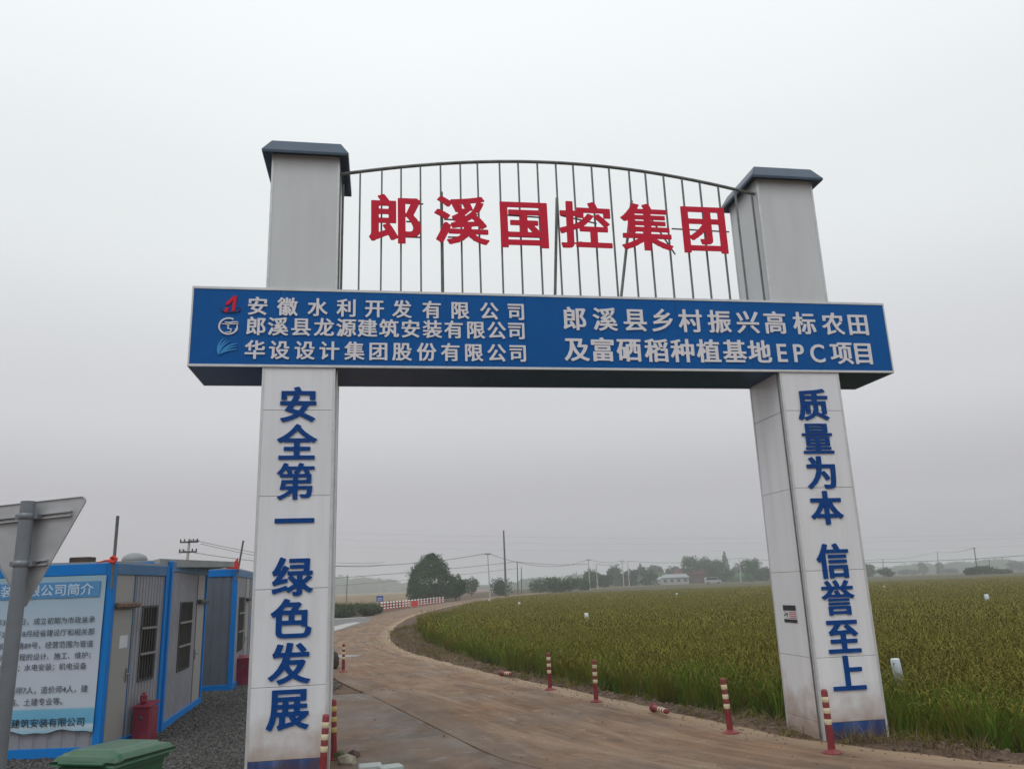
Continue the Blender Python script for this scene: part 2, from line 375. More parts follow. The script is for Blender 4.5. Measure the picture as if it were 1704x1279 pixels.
def height(x, y):
    x = np.asarray(x, float); y = np.asarray(y, float); D = np.hypot(x, y)
    dF = np.where(inside(field, x, y), 0, dist(field, x, y))
    inR = inside(roadpoly, x, y) | inside(pad, x, y)
    dR = np.where(inR, 0, np.minimum(dist(roadpoly, x, y), dist(pad, x, y)))
    z = -.03+fbm(x, y, 1.3)*.03*smooth(0, .6, dR)+.02*smooth(0, .15, dR)
    # spoil heaps on the inside of the bend
    heap = smooth(.2, 1.0, dR)*smooth(3.4, 1.2, dR)*smooth(24, 30, y)*smooth(62, 45, y)*(x > -10.5)*(x > -11)*inside(np.vstack([road_R, [[200, 400], [200, 0]]]), x, y)
    z = z+heap*(.13+.14*fbm(x*1.0, y*.9, 1.1)+.06*fbm(x, y, 3.))
    z = z*(1-smooth(.6, 0., dF))-(.42)*smooth(.6, 0., dF)
    z = np.where(inR, -.05, z)
    far = smooth(150, 330, D)
    z = z+far*1.0+.35*smooth(400, 900, D)
    return z
def road_z(x, y):
    D = np.hypot(x, y); return smooth(150, 330, D)*1.06
def axis(segs):
    out = [segs[0][0]]
    for a, b, st in segs:
        n = max(1, int(round((b-a)/st))); out += list(np.linspace(a, b, n+1)[1:])
    return np.array(out)
ax = axis([(-3000, -400, 400), (-400, -60, 30), (-60, -16, 4), (-16, 12, .25), (12, 40, 2), (40, 200, 16), (200, 600, 50), (600, 3000, 400)])
ay = axis([(-1500, -50, 250), (-50, 6, 4), (6, 46, .25), (46, 70, 1), (70, 200, 5), (200, 500, 20), (500, 3000, 250)])
GX, GY = np.meshgrid(ax, ay); GZ = height(GX, GY)
def grid_mesh(name, X, Y, Z, material):
    ny, nx = X.shape; me = bpy.data.meshes.new(name)
    i = np.arange(ny*nx).reshape(ny, nx)
    f = np.stack([i[:-1, :-1], i[:-1, 1:], i[1:, 1:], i[1:, :-1]], -1).reshape(-1, 4)
    me.from_pydata(np.stack([X, Y, Z], -1).reshape(-1, 3).tolist(), [], f.tolist()); me.materials.append(material)
    me.polygons.foreach_set('use_smooth', [True]*len(f)); return me
gm = bpy.data.materials.new('ground_soil'); gm.use_nodes = True
gme = grid_mesh('ground', GX, GY, GZ, gm)
# what covers the ground: 0 bare soil, field mud, dry stubble, green
D = np.hypot(GX, GY); dF = np.where(inside(field, GX, GY), 0, dist(field, GX, GY))
mud = smooth(.8, 0, dF)
green = smooth(170, 215, D)*(GX > -12)+smooth(6, 10, dF)*smooth(60, 80, GY)*(GX < -14)*.3
tan = smooth(75, 110, GY)*smooth(-15, -20, GX)*smooth(1400, 500, D)
ca = gme.color_attributes.new('cover', 'FLOAT_COLOR', 'POINT')
ca.data.foreach_set('color', np.stack([mud, np.clip(green, 0, 1), np.clip(tan, 0, 1), np.ones_like(mud)], -1).reshape(-1).astype(np.float32))
t = gm.node_tree; N = t.nodes; L = t.links; b = N['Principled BSDF']; b.inputs['Roughness'].default_value = .9; b.inputs['Specular IOR Level'].default_value = .15
at = N.new('ShaderNodeVertexColor'); at.layer_name = 'cover'; sp = N.new('ShaderNodeSeparateColor'); L.new(at.outputs[0], sp.inputs[0])
def noise_ramp(N, L, vec, scale, cols, detail=8, rough=.6, lo=.3, hi=.7):
    n = N.new('ShaderNodeTexNoise'); n.inputs['Scale'].default_value = scale; n.inputs['Detail'].default_value = detail; n.inputs['Roughness'].default_value = rough
    L.new(vec, n.inputs['Vector']); r = N.new('ShaderNodeValToRGB'); e = r.color_ramp.elements
    e[0].position = lo; e[0].color = (*cols[0], 1); e[1].position = hi; e[1].color = (*cols[-1], 1)
    for i, c in enumerate(cols[1:-1]):
        q = e.new(lo+(hi-lo)*(i+1)/(len(cols)-1)); q.color = (*c, 1)
    L.new(n.outputs['Fac'], r.inputs[0]); return r.outputs[0], n.outputs['Fac']
def mixc(N, L, f, a, b_, ty='MIX'):
    m = N.new('ShaderNodeMix'); m.data_type = 'RGBA'; m.blend_type = ty
    if isinstance(f, (int, float)): m.inputs[0].default_value = f
    else: L.new(f, m.inputs[0])
    for s, v in ((6, a), (7, b_)):
        if isinstance(v, tuple): m.inputs[s].default_value = (*v, 1)
        else: L.new(v, m.inputs[s])
    return m.outputs[2]
tcn = N.new('ShaderNodeTexCoord'); V = tcn.outputs['Object']
soil, sf = noise_ramp(N, L, V, 2.2, [(.075, .050, .036), (.135, .092, .064), (.20, .14, .10)])
fine, _ = noise_ramp(N, L, V, 22, [(.62, .6, .6), (1.2, 1.15, 1.1)])
soil = mixc(N, L, 1., soil, fine, 'MULTIPLY')
mudc, _ = noise_ramp(N, L, V, 3, [(.025, .025, .014), (.05, .045, .026)])
tanc, _ = noise_ramp(N, L, V, .03, [(.17, .125, .075), (.23, .17, .10), (.13, .13, .06)])
grn, _ = noise_ramp(N, L, V, .05, [(.06, .07, .03), (.10, .085, .04), (.05, .06, .035)])
c = mixc(N, L, sp.outputs[0], soil, mudc); c = mixc(N, L, sp.outputs[1], c, grn); c = mixc(N, L, sp.outputs[2], c, tanc)
L.new(c, b.inputs['Base Color'])
nn = N.new('ShaderNodeTexNoise'); nn.inputs['Scale'].default_value = 14; nn.inputs['Detail'].default_value = 10; L.new(V, nn.inputs['Vector'])
bp = N.new('ShaderNodeBump'); bp.inputs['Distance'].default_value = .05; L.new(nn.outputs['Fac'], bp.inputs['Height']); L.new(bp.outputs[0], b.inputs['Normal'])
ground = bpy.data.objects.new('ground', gme); link(ground); tag(ground, 'brown soil shoulders and distant farmland around the road and gate', kind='structure')

# road: a concrete strip smeared with red-brown mud, UV x across and y along
rm = bpy.data.materials.new('muddy_concrete'); rm.use_nodes = True
def build_road():
    NX = 14; rows = len(RR); mid = (RR+RL)/2; s = np.concatenate([[0], np.cumsum(np.hypot(*np.diff(mid, axis=0).T))])
    vs_ = []; uv = []
    for i in range(rows):
        for k in range(NX+1):
            t_ = k/NX; p = RL[i]*(1-t_)+RR[i]*t_
            ed = .0 if k not in (0, NX) else 1.
            edge = (RR[i]-RL[i]); edge = edge/np.linalg.norm(edge)
            p = p+edge*(ed*(0.03*math.sin(s[i]*2.3)+.03*math.sin(s[i]*5.1)) if k == NX else 0)
            vs_.append((p[0], p[1], float(road_z(p[0], p[1])))); uv.append((t_*4.3, s[i]))
    fs = [(i*(NX+1)+k, i*(NX+1)+k+1, (i+1)*(NX+1)+k+1, (i+1)*(NX+1)+k) for i in range(rows-1) for k in range(NX)]
    n0 = len(vs_)
    for i in range(rows):                      # side skirts: the slab is 12 cm thick
        for k in (0, NX):
            x, y, z = vs_[i*(NX+1)+k]; vs_.append((x, y, z-.14)); uv.append(uv[i*(NX+1)+k])
    for i in range(rows-1):
        a, b2 = i*(NX+1), (i+1)*(NX+1); fs.append((a, b2, n0+2*(i+1), n0+2*i))
        a, b2 = i*(NX+1)+NX, (i+1)*(NX+1)+NX; fs.append((b2, a, n0+2*i+1, n0+2*(i+1)+1))
    fs = [f[::-1] for f in fs] if False else fs
    me = bpy.data.meshes.new('road'); me.from_pydata(vs_, [], fs); me.materials.append(rm)
    ul = me.uv_layers.new(name='UVMap'); li = np.empty(len(me.loops), int); me.loops.foreach_get('vertex_index', li)
    ul.data.foreach_set('uv', np.array(uv)[li].reshape(-1).astype(np.float32))
    o = bpy.data.objects.new('road', me); link(o); return o
road = build_road(); tag(road, 'curving concrete farm road smeared with reddish mud and pale tyre tracks', kind='structure')
def road_nodes(m, uvmode):
    t = m.node_tree; N = t.nodes; L = t.links; b = N['Principled BSDF']
    tcn = N.new('ShaderNodeTexCoord'); V = tcn.outputs['Object']
    U = tcn.outputs['UV'] if uvmode else V
    mp = N.new('ShaderNodeMapping'); mp.inputs['Scale'].default_value = (1.4, .26, 1) if uvmode else (.6, .35, 1); L.new(U, mp.inputs[0])
    # gentle wander of the streaks
    wn = N.new('ShaderNodeTexNoise'); wn.inputs['Scale'].default_value = .35; L.new(V, wn.inputs['Vector'])
    wm = N.new('ShaderNodeVectorMath'); wm.operation = 'MULTIPLY_ADD'; wm.inputs[1].default_value = (1.1, 1.1, 0); L.new(wn.outputs['Color'], wm.inputs[0]); L.new(mp.outputs[0], wm.inputs[2])
    W = wm.outputs[0]
    if uvmode: base, _ = noise_ramp(N, L, W, 1.2, [(.14, .092, .064), (.185, .122, .082), (.235, .155, .10), (.31, .22, .145)], lo=.28, hi=.74)
    else: base, _ = noise_ramp(N, L, W, 1.0, [(.115, .084, .064), (.150, .114, .090), (.195, .165, .148), (.135, .10, .075)], lo=.3, hi=.7)
    mp2 = N.new('ShaderNodeMapping'); mp2.inputs['Scale'].default_value = (5, .75, 1) if uvmode else (1.6, 1.1, 1); L.new(U, mp2.inputs[0])
    st, stf = noise_ramp(N, L, mp2.outputs[0], 1.3, [(.70, .67, .64), (.98, .97, .96), (1.45, 1.38, 1.25)], lo=.38, hi=.66)
    c = mixc(N, L, .45 if uvmode else .3, base, st, 'MULTIPLY')
    q1, _ = noise_ramp(N, L, V, 1.7, [(.68, .68, .70), (1., 1, 1), (1.28, 1.26, 1.2)], lo=.32, hi=.68, rough=.72)
    c = mixc(N, L, .8, c, q1, 'MULTIPLY')
    rd, rf = noise_ramp(N, L, V, .33, [(0, 0, 0), (0, 0, 0), (1, 1, 1)], lo=.35, hi=.7)
    rq = N.new('ShaderNodeMath'); rq.operation = 'MULTIPLY'; rq.inputs[1].default_value = .5; L.new(rd, rq.inputs[0]); c = mixc(N, L, rq.outputs[0], c, (.20, .115, .078))
    pt, pf = noise_ramp(N, L, V, .55, [(1.14, .98, .88), (1., 1, 1), (.86, .86, .86)], lo=.35, hi=.65)
    c = mixc(N, L, .9, c, pt, 'MULTIPLY')
    # mud, dry sand and damp stains laid over each other with ragged edges
    def layer(c, src, scl, sc, lo, hi, amt, col, rg=.68):
        mq = N.new('ShaderNodeMapping'); mq.inputs['Scale'].default_value = scl; L.new(src, mq.inputs[0]); mq.inputs['Location'].default_value = (sc*3.1, sc*1.7, 0)
        nq = N.new('ShaderNodeTexNoise'); nq.inputs['Scale'].default_value = sc; nq.inputs['Detail'].default_value = 12; nq.inputs['Roughness'].default_value = rg; nq.inputs['Distortion'].default_value = .6; L.new(mq.outputs[0], nq.inputs['Vector'])
        rq_ = N.new('ShaderNodeMapRange'); rq_.inputs['From Min'].default_value = lo; rq_.inputs['From Max'].default_value = hi; rq_.inputs['To Max'].default_value = amt; L.new(nq.outputs['Fac'], rq_.inputs['Value'])
        return mixc(N, L, rq_.outputs[0], c, col)
    if uvmode:
        c = layer(c, V, (1, 1, 1), .55, .50, .60, .75, (.235, .150, .098))
        c = layer(c, U, (1.2, .6, 1), 1.1, .52, .60, .7, (.155, .105, .075))
        c = layer(c, U, (2.6, .32, 1), .9, .50, .64, .7, (.31, .222, .15))
        c = layer(c, V, (1, 1, 1), 2.2, .60, .66, .7, (.37, .29, .21))
    else:
        c = layer(c, V, (1, .7, 1), .5, .48, .58, .8, (.185, .128, .092))
        c = layer(c, V, (1, 1, 1), 1.3, .56, .62, .6, (.24, .215, .20))
        c = layer(c, V, (.6, 1.4, 1), 1.0, .56, .64, .6, (.105, .08, .065))
    fn, ff = noise_ramp(N, L, V, 30, [(.82, .82, .82), (1.12, 1.12, 1.12)]); c = mixc(N, L, 1., c, fn, 'MULTIPLY')
    # clods and gravel specks
    vo = N.new('ShaderNodeTexVoronoi'); vo.inputs['Scale'].default_value = 9; L.new(V, vo.inputs['Vector'])
    lt = N.new('ShaderNodeMath'); lt.operation = 'LESS_THAN'; lt.inputs[1].default_value = .13; L.new(vo.outputs['Distance'], lt.inputs[0])
    ms = N.new('ShaderNodeMath'); ms.operation = 'MULTIPLY'; ms.inputs[1].default_value = .35; L.new(lt.outputs[0], ms.inputs[0])
    c = mixc(N, L, ms.outputs[0], c, (.12, .085, .06))
    L.new(c, b.inputs['Base Color'])
    if uvmode:
        su = N.new('ShaderNodeSeparateXYZ'); L.new(U, su.inputs[0])
        for lo_, hi_, col_, amt in ((3.0, 4.3, (.36, .26, .17), .75), (1.35, .2, (.14, .105, .085), .45)):
            e1 = N.new('ShaderNodeMapRange'); e1.inputs['From Min'].default_value = lo_; e1.inputs['From Max'].default_value = hi_; L.new(su.outputs['X'], e1.inputs['Value'])
            mp3 = N.new('ShaderNodeMapping'); mp3.inputs['Scale'].default_value = (3.2, .55, 1); L.new(U, mp3.inputs[0])
            nn3 = N.new('ShaderNodeTexNoise'); nn3.inputs['Scale'].default_value = 1.3; nn3.inputs['Detail'].default_value = 9; nn3.inputs['Roughness'].default_value = .7; L.new(mp3.outputs[0], nn3.inputs['Vector'])
            ad = N.new('ShaderNodeMath'); ad.operation = 'ADD'; L.new(nn3.outputs['Fac'], ad.inputs[0]); L.new(e1.outputs[0], ad.inputs[1])
            r3 = N.new('ShaderNodeMapRange'); r3.inputs['From Min'].default_value = .95; r3.inputs['From Max'].default_value = 1.35; r3.inputs['To Max'].default_value = amt; L.new(ad.outputs[0], r3.inputs['Value'])
            c = mixc(N, L, r3.outputs[0], c, col_)
        L.new(c, b.inputs['Base Color'])
    wet = N.new('ShaderNodeMapRange'); wet.inputs['From Min'].default_value = .42; wet.inputs['From Max'].default_value = .7; wet.inputs['To Min'].default_value = .9; wet.inputs['To Max'].default_value = .5
    L.new(pf, wet.inputs['Value']); L.new(wet.outputs[0], b.inputs['Roughness']); b.inputs['Specular IOR Level'].default_value = .22
    h = N.new('ShaderNodeMath'); h.operation = 'MULTIPLY_ADD'; h.inputs[1].default_value = .6; L.new(ff, h.inputs[0]); L.new(stf, h.inputs[2])
    bp = N.new('ShaderNodeBump'); bp.inputs['Distance'].default_value = .03; L.new(h.outputs[0], bp.inputs['Height']); L.new(bp.outputs[0], b.inputs['Normal'])
road_nodes(rm, True)
pm = bpy.data.materials.new('grey_concrete_pad'); pm.use_nodes = True; road_nodes(pm, False)
def flat_poly(name, P, z, material, label, kind='structure', thick=.12):
    n = len(P); me = bpy.data.meshes.new(name)
    vs_ = [(x, y, z) for x, y in P]+[(x, y, z-thick) for x, y in P]
    fs = [tuple(range(n))]+[((i+1) % n, i, i+n, (i+1) % n+n) for i in range(n)]
    me.from_pydata(vs_, [], fs); me.materials.append(material); o = bpy.data.objects.new(name, me); link(o)
    tag(o, label, kind=kind); return o
P2 = resample(pad[2:12], 4)
P2 = P2+np.stack([np.sin(P2[:, 1]*3.1)*.012, 0*P2[:, 1]], 1)
flat_poly('concrete_apron', np.vstack([pad[:2], P2, pad[12:]]), -.002, pm, 'grey concrete apron beside the muddy road in front of the gate')
# gravel yard round the cabins
grm = bpy.data.materials.new('gravel'); grm.use_nodes = True
t = grm.node_tree; N = t.nodes; L = t.links; b = N['Principled BSDF']; b.inputs['Roughness'].default_value = .85
tcn = N.new('ShaderNodeTexCoord'); V = tcn.outputs['Object']
vo = N.new('ShaderNodeTexVoronoi'); vo.inputs['Scale'].default_value = 26; L.new(V, vo.inputs['Vector'])
rp = N.new('ShaderNodeValToRGB'); e = rp.color_ramp.elements; e[0].color = (.035, .032, .03, 1); e[1].color = (.11, .105, .10, 1); L.new(vo.outputs['Color'], rp.inputs[0])
pc, _ = noise_ramp(N, L, V, .9, [(.75, .75, .78), (1.15, 1.1, 1.05)]); c = mixc(N, L, 1., rp.outputs[0], pc, 'MULTIPLY')
br_, brf = noise_ramp(N, L, V, .6, [(0, 0, 0), (.0, 0, 0), (1, 1, 1)], lo=.45, hi=.75); c = mixc(N, L, br_, c, (.13, .085, .055)); L.new(c, b.inputs['Base Color'])
bp = N.new('ShaderNodeBump'); bp.inputs['Distance'].default_value = .03; bp.invert = True; L.new(vo.outputs['Distance'], bp.inputs['Height']); L.new(bp.outputs[0], b.inputs['Normal'])
YP = pl((-14, 2), (-3.25, 2), (-3.2, 9.6), (-3.1, 12.0), (-4.4, 15.5), (-4.5, 18.0), (-4.3, 19.2), (-5.2, 21.8), (-6.6, 26), (-8.3, 30.5), (-18, 31), (-18, 6))
yard = flat_poly('gravel_yard', YP, .002, grm, 'dark gravel yard between the blue cabins and the gate pillar', thick=.1)

# standing water and a side road beyond the yard
def water_poly(P, z, m, label, name):
    return flat_poly(name, np.array([tuple(gp(x, y)[:2]) for x, y in P]), z, m, label, thick=.05)
MT['pale'] = mat('painted_sky_reflection', (.38, .36, .345), .45, var=.12, vscale=.8)  # pale base colour stands in for sky reflected along the wet side road
MT['wetroad'] = mat('wet_asphalt', (.10, .098, .095), .55, var=.2, vscale=.4, bump=.004, bscale=10)
water_poly([(500, 1072), (556, 1051), (590, 1041), (618, 1031), (612, 1026), (555, 1026), (500, 1028)], .012, MT['wetroad'], 'dark wet side road joining from the left beyond the yard', 'side_road')
water_poly([(500, 1068), (552, 1050.5), (568, 1046), (588, 1039), (600, 1035.5), (590, 1035), (575, 1037.5), (556, 1042), (500, 1054)], .018, MT['pale'], 'pale strip of painted sky reflection along the side road', 'pale_reflection_strip')
water_poly([(540, 1031), (575, 1029.3), (608, 1027.5), (606, 1026.6), (575, 1027.6), (540, 1029)], .018, MT['pale'], 'thin farther strip of painted sky reflection beside the bushes', 'pale_reflection_strip')
water_poly([(552, 1094), (575, 1093.5), (604, 1090.5), (592, 1089.5), (570, 1089), (552, 1090)], .006, MT['water'], 'shallow puddle lying across the road behind the near bollard', 'puddle')

# ================================================================ INSTANCED GROUND COVER
def hidden_obj(me):
    return bpy.data.objects.new(me.name, me)
def scatter(name, emitter_me, variants, density, smin, smax, label, tilt=.12, seed=1):
    """one object: points spread on its own mesh, each holding one of the variant tufts"""
    o = bpy.data.objects.new(name, emitter_me); link(o); tag(o, label, kind='stuff')
    coll = bpy.data.collections.new(name+'_variants')
    for v in variants: coll.objects.link(v)
    g = bpy.data.node_groups.new(name, 'GeometryNodeTree')
    g.interface.new_socket('Geometry', in_out='INPUT', socket_type='NodeSocketGeometry'); g.interface.new_socket('Geometry', in_out='OUTPUT', socket_type='NodeSocketGeometry')
    N = g.nodes; L = g.links; gi = N.new('NodeGroupInput'); go = N.new('NodeGroupOutput')
    dp = N.new('GeometryNodeDistributePointsOnFaces'); dp.inputs['Seed'].default_value = seed; L.new(gi.outputs[0], dp.inputs['Mesh'])
    na = N.new('GeometryNodeInputNamedAttribute'); na.data_type = 'FLOAT'; na.inputs['Name'].default_value = 'dens'
    mu = N.new('ShaderNodeMath'); mu.operation = 'MULTIPLY'; mu.inputs[1].default_value = density
    L.new(na.outputs['Attribute'], mu.inputs[0]); L.new(mu.outputs[0], dp.inputs['Density'])
    ip = N.new('GeometryNodeInstanceOnPoints'); L.new(dp.outputs['Points'], ip.inputs['Points'])
    ci = N.new('GeometryNodeCollectionInfo'); ci.inputs['Collection'].default_value = coll; ci.inputs['Separate Children'].default_value = True; ci.inputs['Reset Children'].default_value = True
    L.new(ci.outputs[0], ip.inputs['Instance']); ip.inputs['Pick Instance'].default_value = True
    rv = N.new('FunctionNodeRandomValue'); rv.data_type = 'FLOAT_VECTOR'; rv.inputs[0].default_value = (-tilt, -tilt, 0); rv.inputs[1].default_value = (tilt, tilt, 6.283)
    er = N.new('FunctionNodeEulerToRotation'); L.new(rv.outputs[0], er.inputs[0]); L.new(er.outputs[0], ip.inputs['Rotation'])
    rs = N.new('FunctionNodeRandomValue'); rs.data_type = 'FLOAT'; rs.inputs[2].default_value = smin; rs.inputs[3].default_value = smax; rs.inputs['Seed'].default_value = 5
    nh = N.new('GeometryNodeInputNamedAttribute'); nh.data_type = 'FLOAT'; nh.inputs['Name'].default_value = 'hs'
    m2 = N.new('ShaderNodeMath'); m2.operation = 'MULTIPLY'; L.new(rs.outputs[1], m2.inputs[0]); L.new(nh.outputs['Attribute'], m2.inputs[1]); L.new(m2.outputs[0], ip.inputs['Scale']); L.new(ip.outputs[0], go.inputs[0])
    md = o.modifiers.new('scatter', 'NODES'); md.node_group = g; return o
def emitter(name, X, Y, Z, dens, hs=None):
    me = grid_mesh(name, X, Y, Z, MT['leaf_mid'])
    a = me.attributes.new('dens', 'FLOAT', 'POINT'); a.data.foreach_set('value', dens.reshape(-1).astype(np.float32))
    hs = np.ones_like(X) if hs is None else hs
    a = me.attributes.new('hs', 'FLOAT', 'POINT'); a.data.foreach_set('value', hs.reshape(-1).astype(np.float32)); return me
def blade_mesh(name, nb, hmin, hmax, spread, width, lean, mats, heads=0, seed=0, mi_top=None):
    r = random.Random(seed); mb = MB()
    for i in range(nb):
        a = r.uniform(0, 6.283); d = r.uniform(0, spread); x, y = d*math.cos(a), d*math.sin(a)
        h = r.uniform(hmin, hmax); la = a+r.uniform(-.8, .8); ln = r.uniform(.1, 1)*lean*h; wd = width*r.uniform(.7, 1.2)
        fx, fy = math.cos(la), math.sin(la); tw = r.uniform(0, 3.14); wx, wy = math.cos(tw)*wd/2, math.sin(tw)*wd/2
        vs_ = []; dr = r.uniform(0, .25)
        for k, t in enumerate((0, .4, .75, 1)):
            z = h*(t-dr*t**4); o = ln*t*t; s = (1, .95, .65, .06)[k]
            vs_ += [(x+fx*o-wx*s, y+fy*o-wy*s, z), (x+fx*o+wx*s, y+fy*o+wy*s, z)]
        mb.add(vs_, [(0, 1, 3, 2), (2, 3, 5, 4), (4, 5, 7, 6)], r.choice(range(len(mats)-(1 if heads else 0))), False)
    for i in range(heads):
        a = r.uniform(0, 6.283); d = r.uniform(0, spread); x, y = d*math.cos(a), d*math.sin(a)
        h = r.uniform(hmin*.95, hmax*1.0); la = r.uniform(0, 6.283); fx, fy = math.cos(la), math.sin(la)
        tw = la+1.57; hw = width*.9; wx, wy = math.cos(tw)*hw, math.sin(tw)*hw
        vs_ = []
        for k, (o, dz) in enumerate(((0, 0), (.05, .03), (.12, .015), (.17, -.06))):
            s = (.3, 1, 1, .3)[k]; vs_ += [(x+fx*o-wx*s, y+fy*o-wy*s, h+dz), (x+fx*o+wx*s, y+fy*o+wy*s, h+dz)]
        mb.add(vs_, [(0, 1, 3, 2), (2, 3, 5, 4), (4, 5, 7, 6)], len(mats)-1, False)
    return hidden_obj(mb.mesh(name, mats))
def blade_mat(name, col, col2=None, objvar=.35):
    m = mat(name, col, .75, var=.25, vscale=.5, objvar=objvar, spec=.04)
    t = m.node_tree; N = t.nodes; L = t.links; b = N['Principled BSDF']
    src = b.inputs['Base Color'].links[0].from_socket
    # patches across the paddy, from the plants' places in the world
    ge = N.new('ShaderNodeNewGeometry')
    n = N.new('ShaderNodeTexNoise'); n.inputs['Scale'].default_value = .22; n.inputs['Detail'].default_value = 5; L.new(ge.outputs['Position'], n.inputs['Vector'])
    mr = N.new('ShaderNodeMapRange'); mr.inputs['From Min'].default_value = .38; mr.inputs['From Max'].default_value = .66; L.new(n.outputs['Fac'], mr.inputs['Value'])
    c2 = col2 or tuple(x*.7 for x in col)
    mi = mixc(N, L, mr.outputs[0], src, c2); L.new(mi, b.inputs['Base Color'])
    b.inputs['Subsurface Weight'].default_value = 0
    return m
g1 = blade_mat('rice_green', (.095, .130, .018), (.118, .130, .018)); g2 = blade_mat('rice_olive', (.156, .147, .022), (.150, .122, .022))
g3 = blade_mat('rice_head', (.185, .160, .028), (.155, .140, .026)); g4 = blade_mat('grass_bright', (.115, .205, .020), (.09, .165, .02)); g5 = blade_mat('grass_dry', (.20, .15, .095), (.13, .09, .06))
g6 = blade_mat('grass_dark', (.035, .052, .018), (.05, .06, .02))
rice_near_v = [blade_mesh('rice_tuft', 24, .62, .92, .10, .010, .36, [g1, g2, g2, g3], 5, s) for s in range(5)]
rice_mid_v = [blade_mesh('rice_clump', 30, .58, .92, .28, .024, .4, [g1, g2, g2, g3], 9, 20+s) for s in range(4)]
rice_far_v = [blade_mesh('rice_patch', 34, .6, .95, .8, .055, .4, [g1, g2, g2, g3], 12, 40+s) for s in range(4)]
def zone(x0, x1, y0, y1, st, dmin, dmax, fade=0., margin=0.15):
    X, Y = np.meshgrid(np.arange(x0, x1+st, st), np.arange(y0, y1+st, st)); D = np.hypot(X, Y)
    ins = inside(field, X, Y); dd = dist(field, X, Y)
    den = (ins & (dd > margin) & (D >= dmin) & (D < dmax)).astype(float)
    ang = np.arctan2(X, Y); den *= (ang > -.62) & (ang < .66)
    Z = height(X, Y); return X, Y, Z, den
X, Y, Z, dn = zone(-6, 26, 7, 36, .5, 0, 34); thin = .55+.6*(fbm(X, Y, .8) > -.35)
scatter('rice_plants', emitter('rice_plants', X, Y, Z, dn*np.clip(thin, 0, 1), 1+.13*np.clip(fbm(X, Y, .6)+.5*fbm(X, Y, 1.7), -1.2, 1)), rice_near_v, 28, .78, 1.12, 'olive green ripening rice plants nearest the road and right pillar', .14, 1)
X, Y, Z, dn = zone(-10, 62, 20, 84, 1, 34, 82)
scatter('rice_plants', emitter('rice_plants', X, Y, Z, dn, 1+.10*np.clip(fbm(X, Y, .5)+.5*fbm(X, Y, 1.3), -1.2, 1)), rice_mid_v, 9, .85, 1.1, 'olive rice in the middle of the paddy field', .12, 2)
X, Y, Z, dn = zone(-12, 190, 55, 245, 2.5, 82, 260); Z = Z*0-.42
scatter('rice_plants', emitter('rice_plants', X, Y, Z, dn), rice_far_v, 1.7, .85, 1.1, 'flat brownish rice far across the paddy field', .08, 3)
# canopy below the far heads so no mud shows between them
cm = bpy.data.materials.new('rice_canopy'); cm.use_nodes = True
t = cm.node_tree; N = t.nodes; L = t.links; b = N['Principled BSDF']; b.inputs['Roughness'].default_value = .9; b.inputs['Specular IOR Level'].default_value = .05
tcn = N.new('ShaderNodeTexCoord'); V = tcn.outputs['Object']
c1_, _ = noise_ramp(N, L, V, .22, [(.108, .112, .018), (.132, .116, .020), (.145, .11, .022)]); c2_, f2_ = noise_ramp(N, L, V, 3., [(.6, .6, .6), (1.2, 1.2, 1.2)])
L.new(mixc(N, L, 1., c1_, c2_, 'MULTIPLY'), b.inputs['Base Color'])
bp = N.new('ShaderNodeBump'); bp.inputs['Distance'].default_value = .2; L.new(f2_, bp.inputs['Height']); L.new(bp.outputs[0], b.inputs['Normal'])
X, Y = np.meshgrid(np.arange(-12, 232, 2.), np.arange(20, 242, 2.)); ok = inside(field, X, Y) & (dist(field, X, Y) > 1.0) & (np.hypot(X, Y) > 44)
mb = MB(); idx = {}
Zc = .13+fbm(X, Y, .5)*.05
for j in range(X.shape[0]-1):
    for i in range(X.shape[1]-1):
        if ok[j, i] and ok[j+1, i] and ok[j, i+1] and ok[j+1, i+1]:
            q = []
            for (jj, ii) in ((j, i), (j, i+1), (j+1, i+1), (j+1, i)):
                if (jj, ii) not in idx: idx[jj, ii] = len(mb.v); mb.v.append((float(X[jj, ii]), float(Y[jj, ii]), float(Zc[jj, ii])))
                q.append(idx[jj, ii])
            mb.f.append(tuple(q)); mb.mi.append(0); mb.sm.append(True)
tag(mb.build('rice_canopy', cm), 'closed olive canopy of the distant rice beneath its heads', kind='stuff')
# tall bright grass on the bank at the field edge
edge_v = [blade_mesh('bank_grass', 30, .55, 1.12, .14, .012, .55, [g4, g4, g1], 0, 60+s) for s in range(4)]
X, Y = np.meshgrid(np.arange(-8, 14, .3), np.arange(7.5, 60, .3)); ins = inside(field, X, Y); dd = dist(field, X, Y)
dn = (ins & (dd < 2.2)).astype(float)*np.clip(.45+1.4*(fbm(X, Y, .9)+.15), .2, 1)*(X < 12.5)*(1-.55*smooth(.8, 2.2, dd))
scatter('bank_grass', emitter('bank_grass', X, Y, height(X, Y), dn), edge_v, 24, .55, 1.1, 'bright green tall grass along the edge of the paddy', .2, 4)
dark_v = [blade_mesh('ditch_weed', 18, .2, .5, .2, .016, .9, [g6, g6, g1], 0, 80+s) for s in range(3)]
dn = ((~ins & (dd < .25)) | (ins & (dd < .55))).astype(float)*(X < 12.5)
scatter('ditch_weeds', emitter('ditch_weeds', X, Y, height(X, Y), dn), dark_v, 22, .5, 1.1, 'dark low weeds in the ditch between road shoulder and rice', .3, 6)
dry_v = [blade_mesh('dry_grass', 14, .05, .17, .12, .008, 1.5, [g5, g5, g2], 0, 90+s) for s in range(3)]
inR = inside(roadpoly, X, Y) | inside(pad, X, Y); dR = np.where(inR, 0, np.minimum(dist(roadpoly, X, Y), dist(pad, X, Y)))
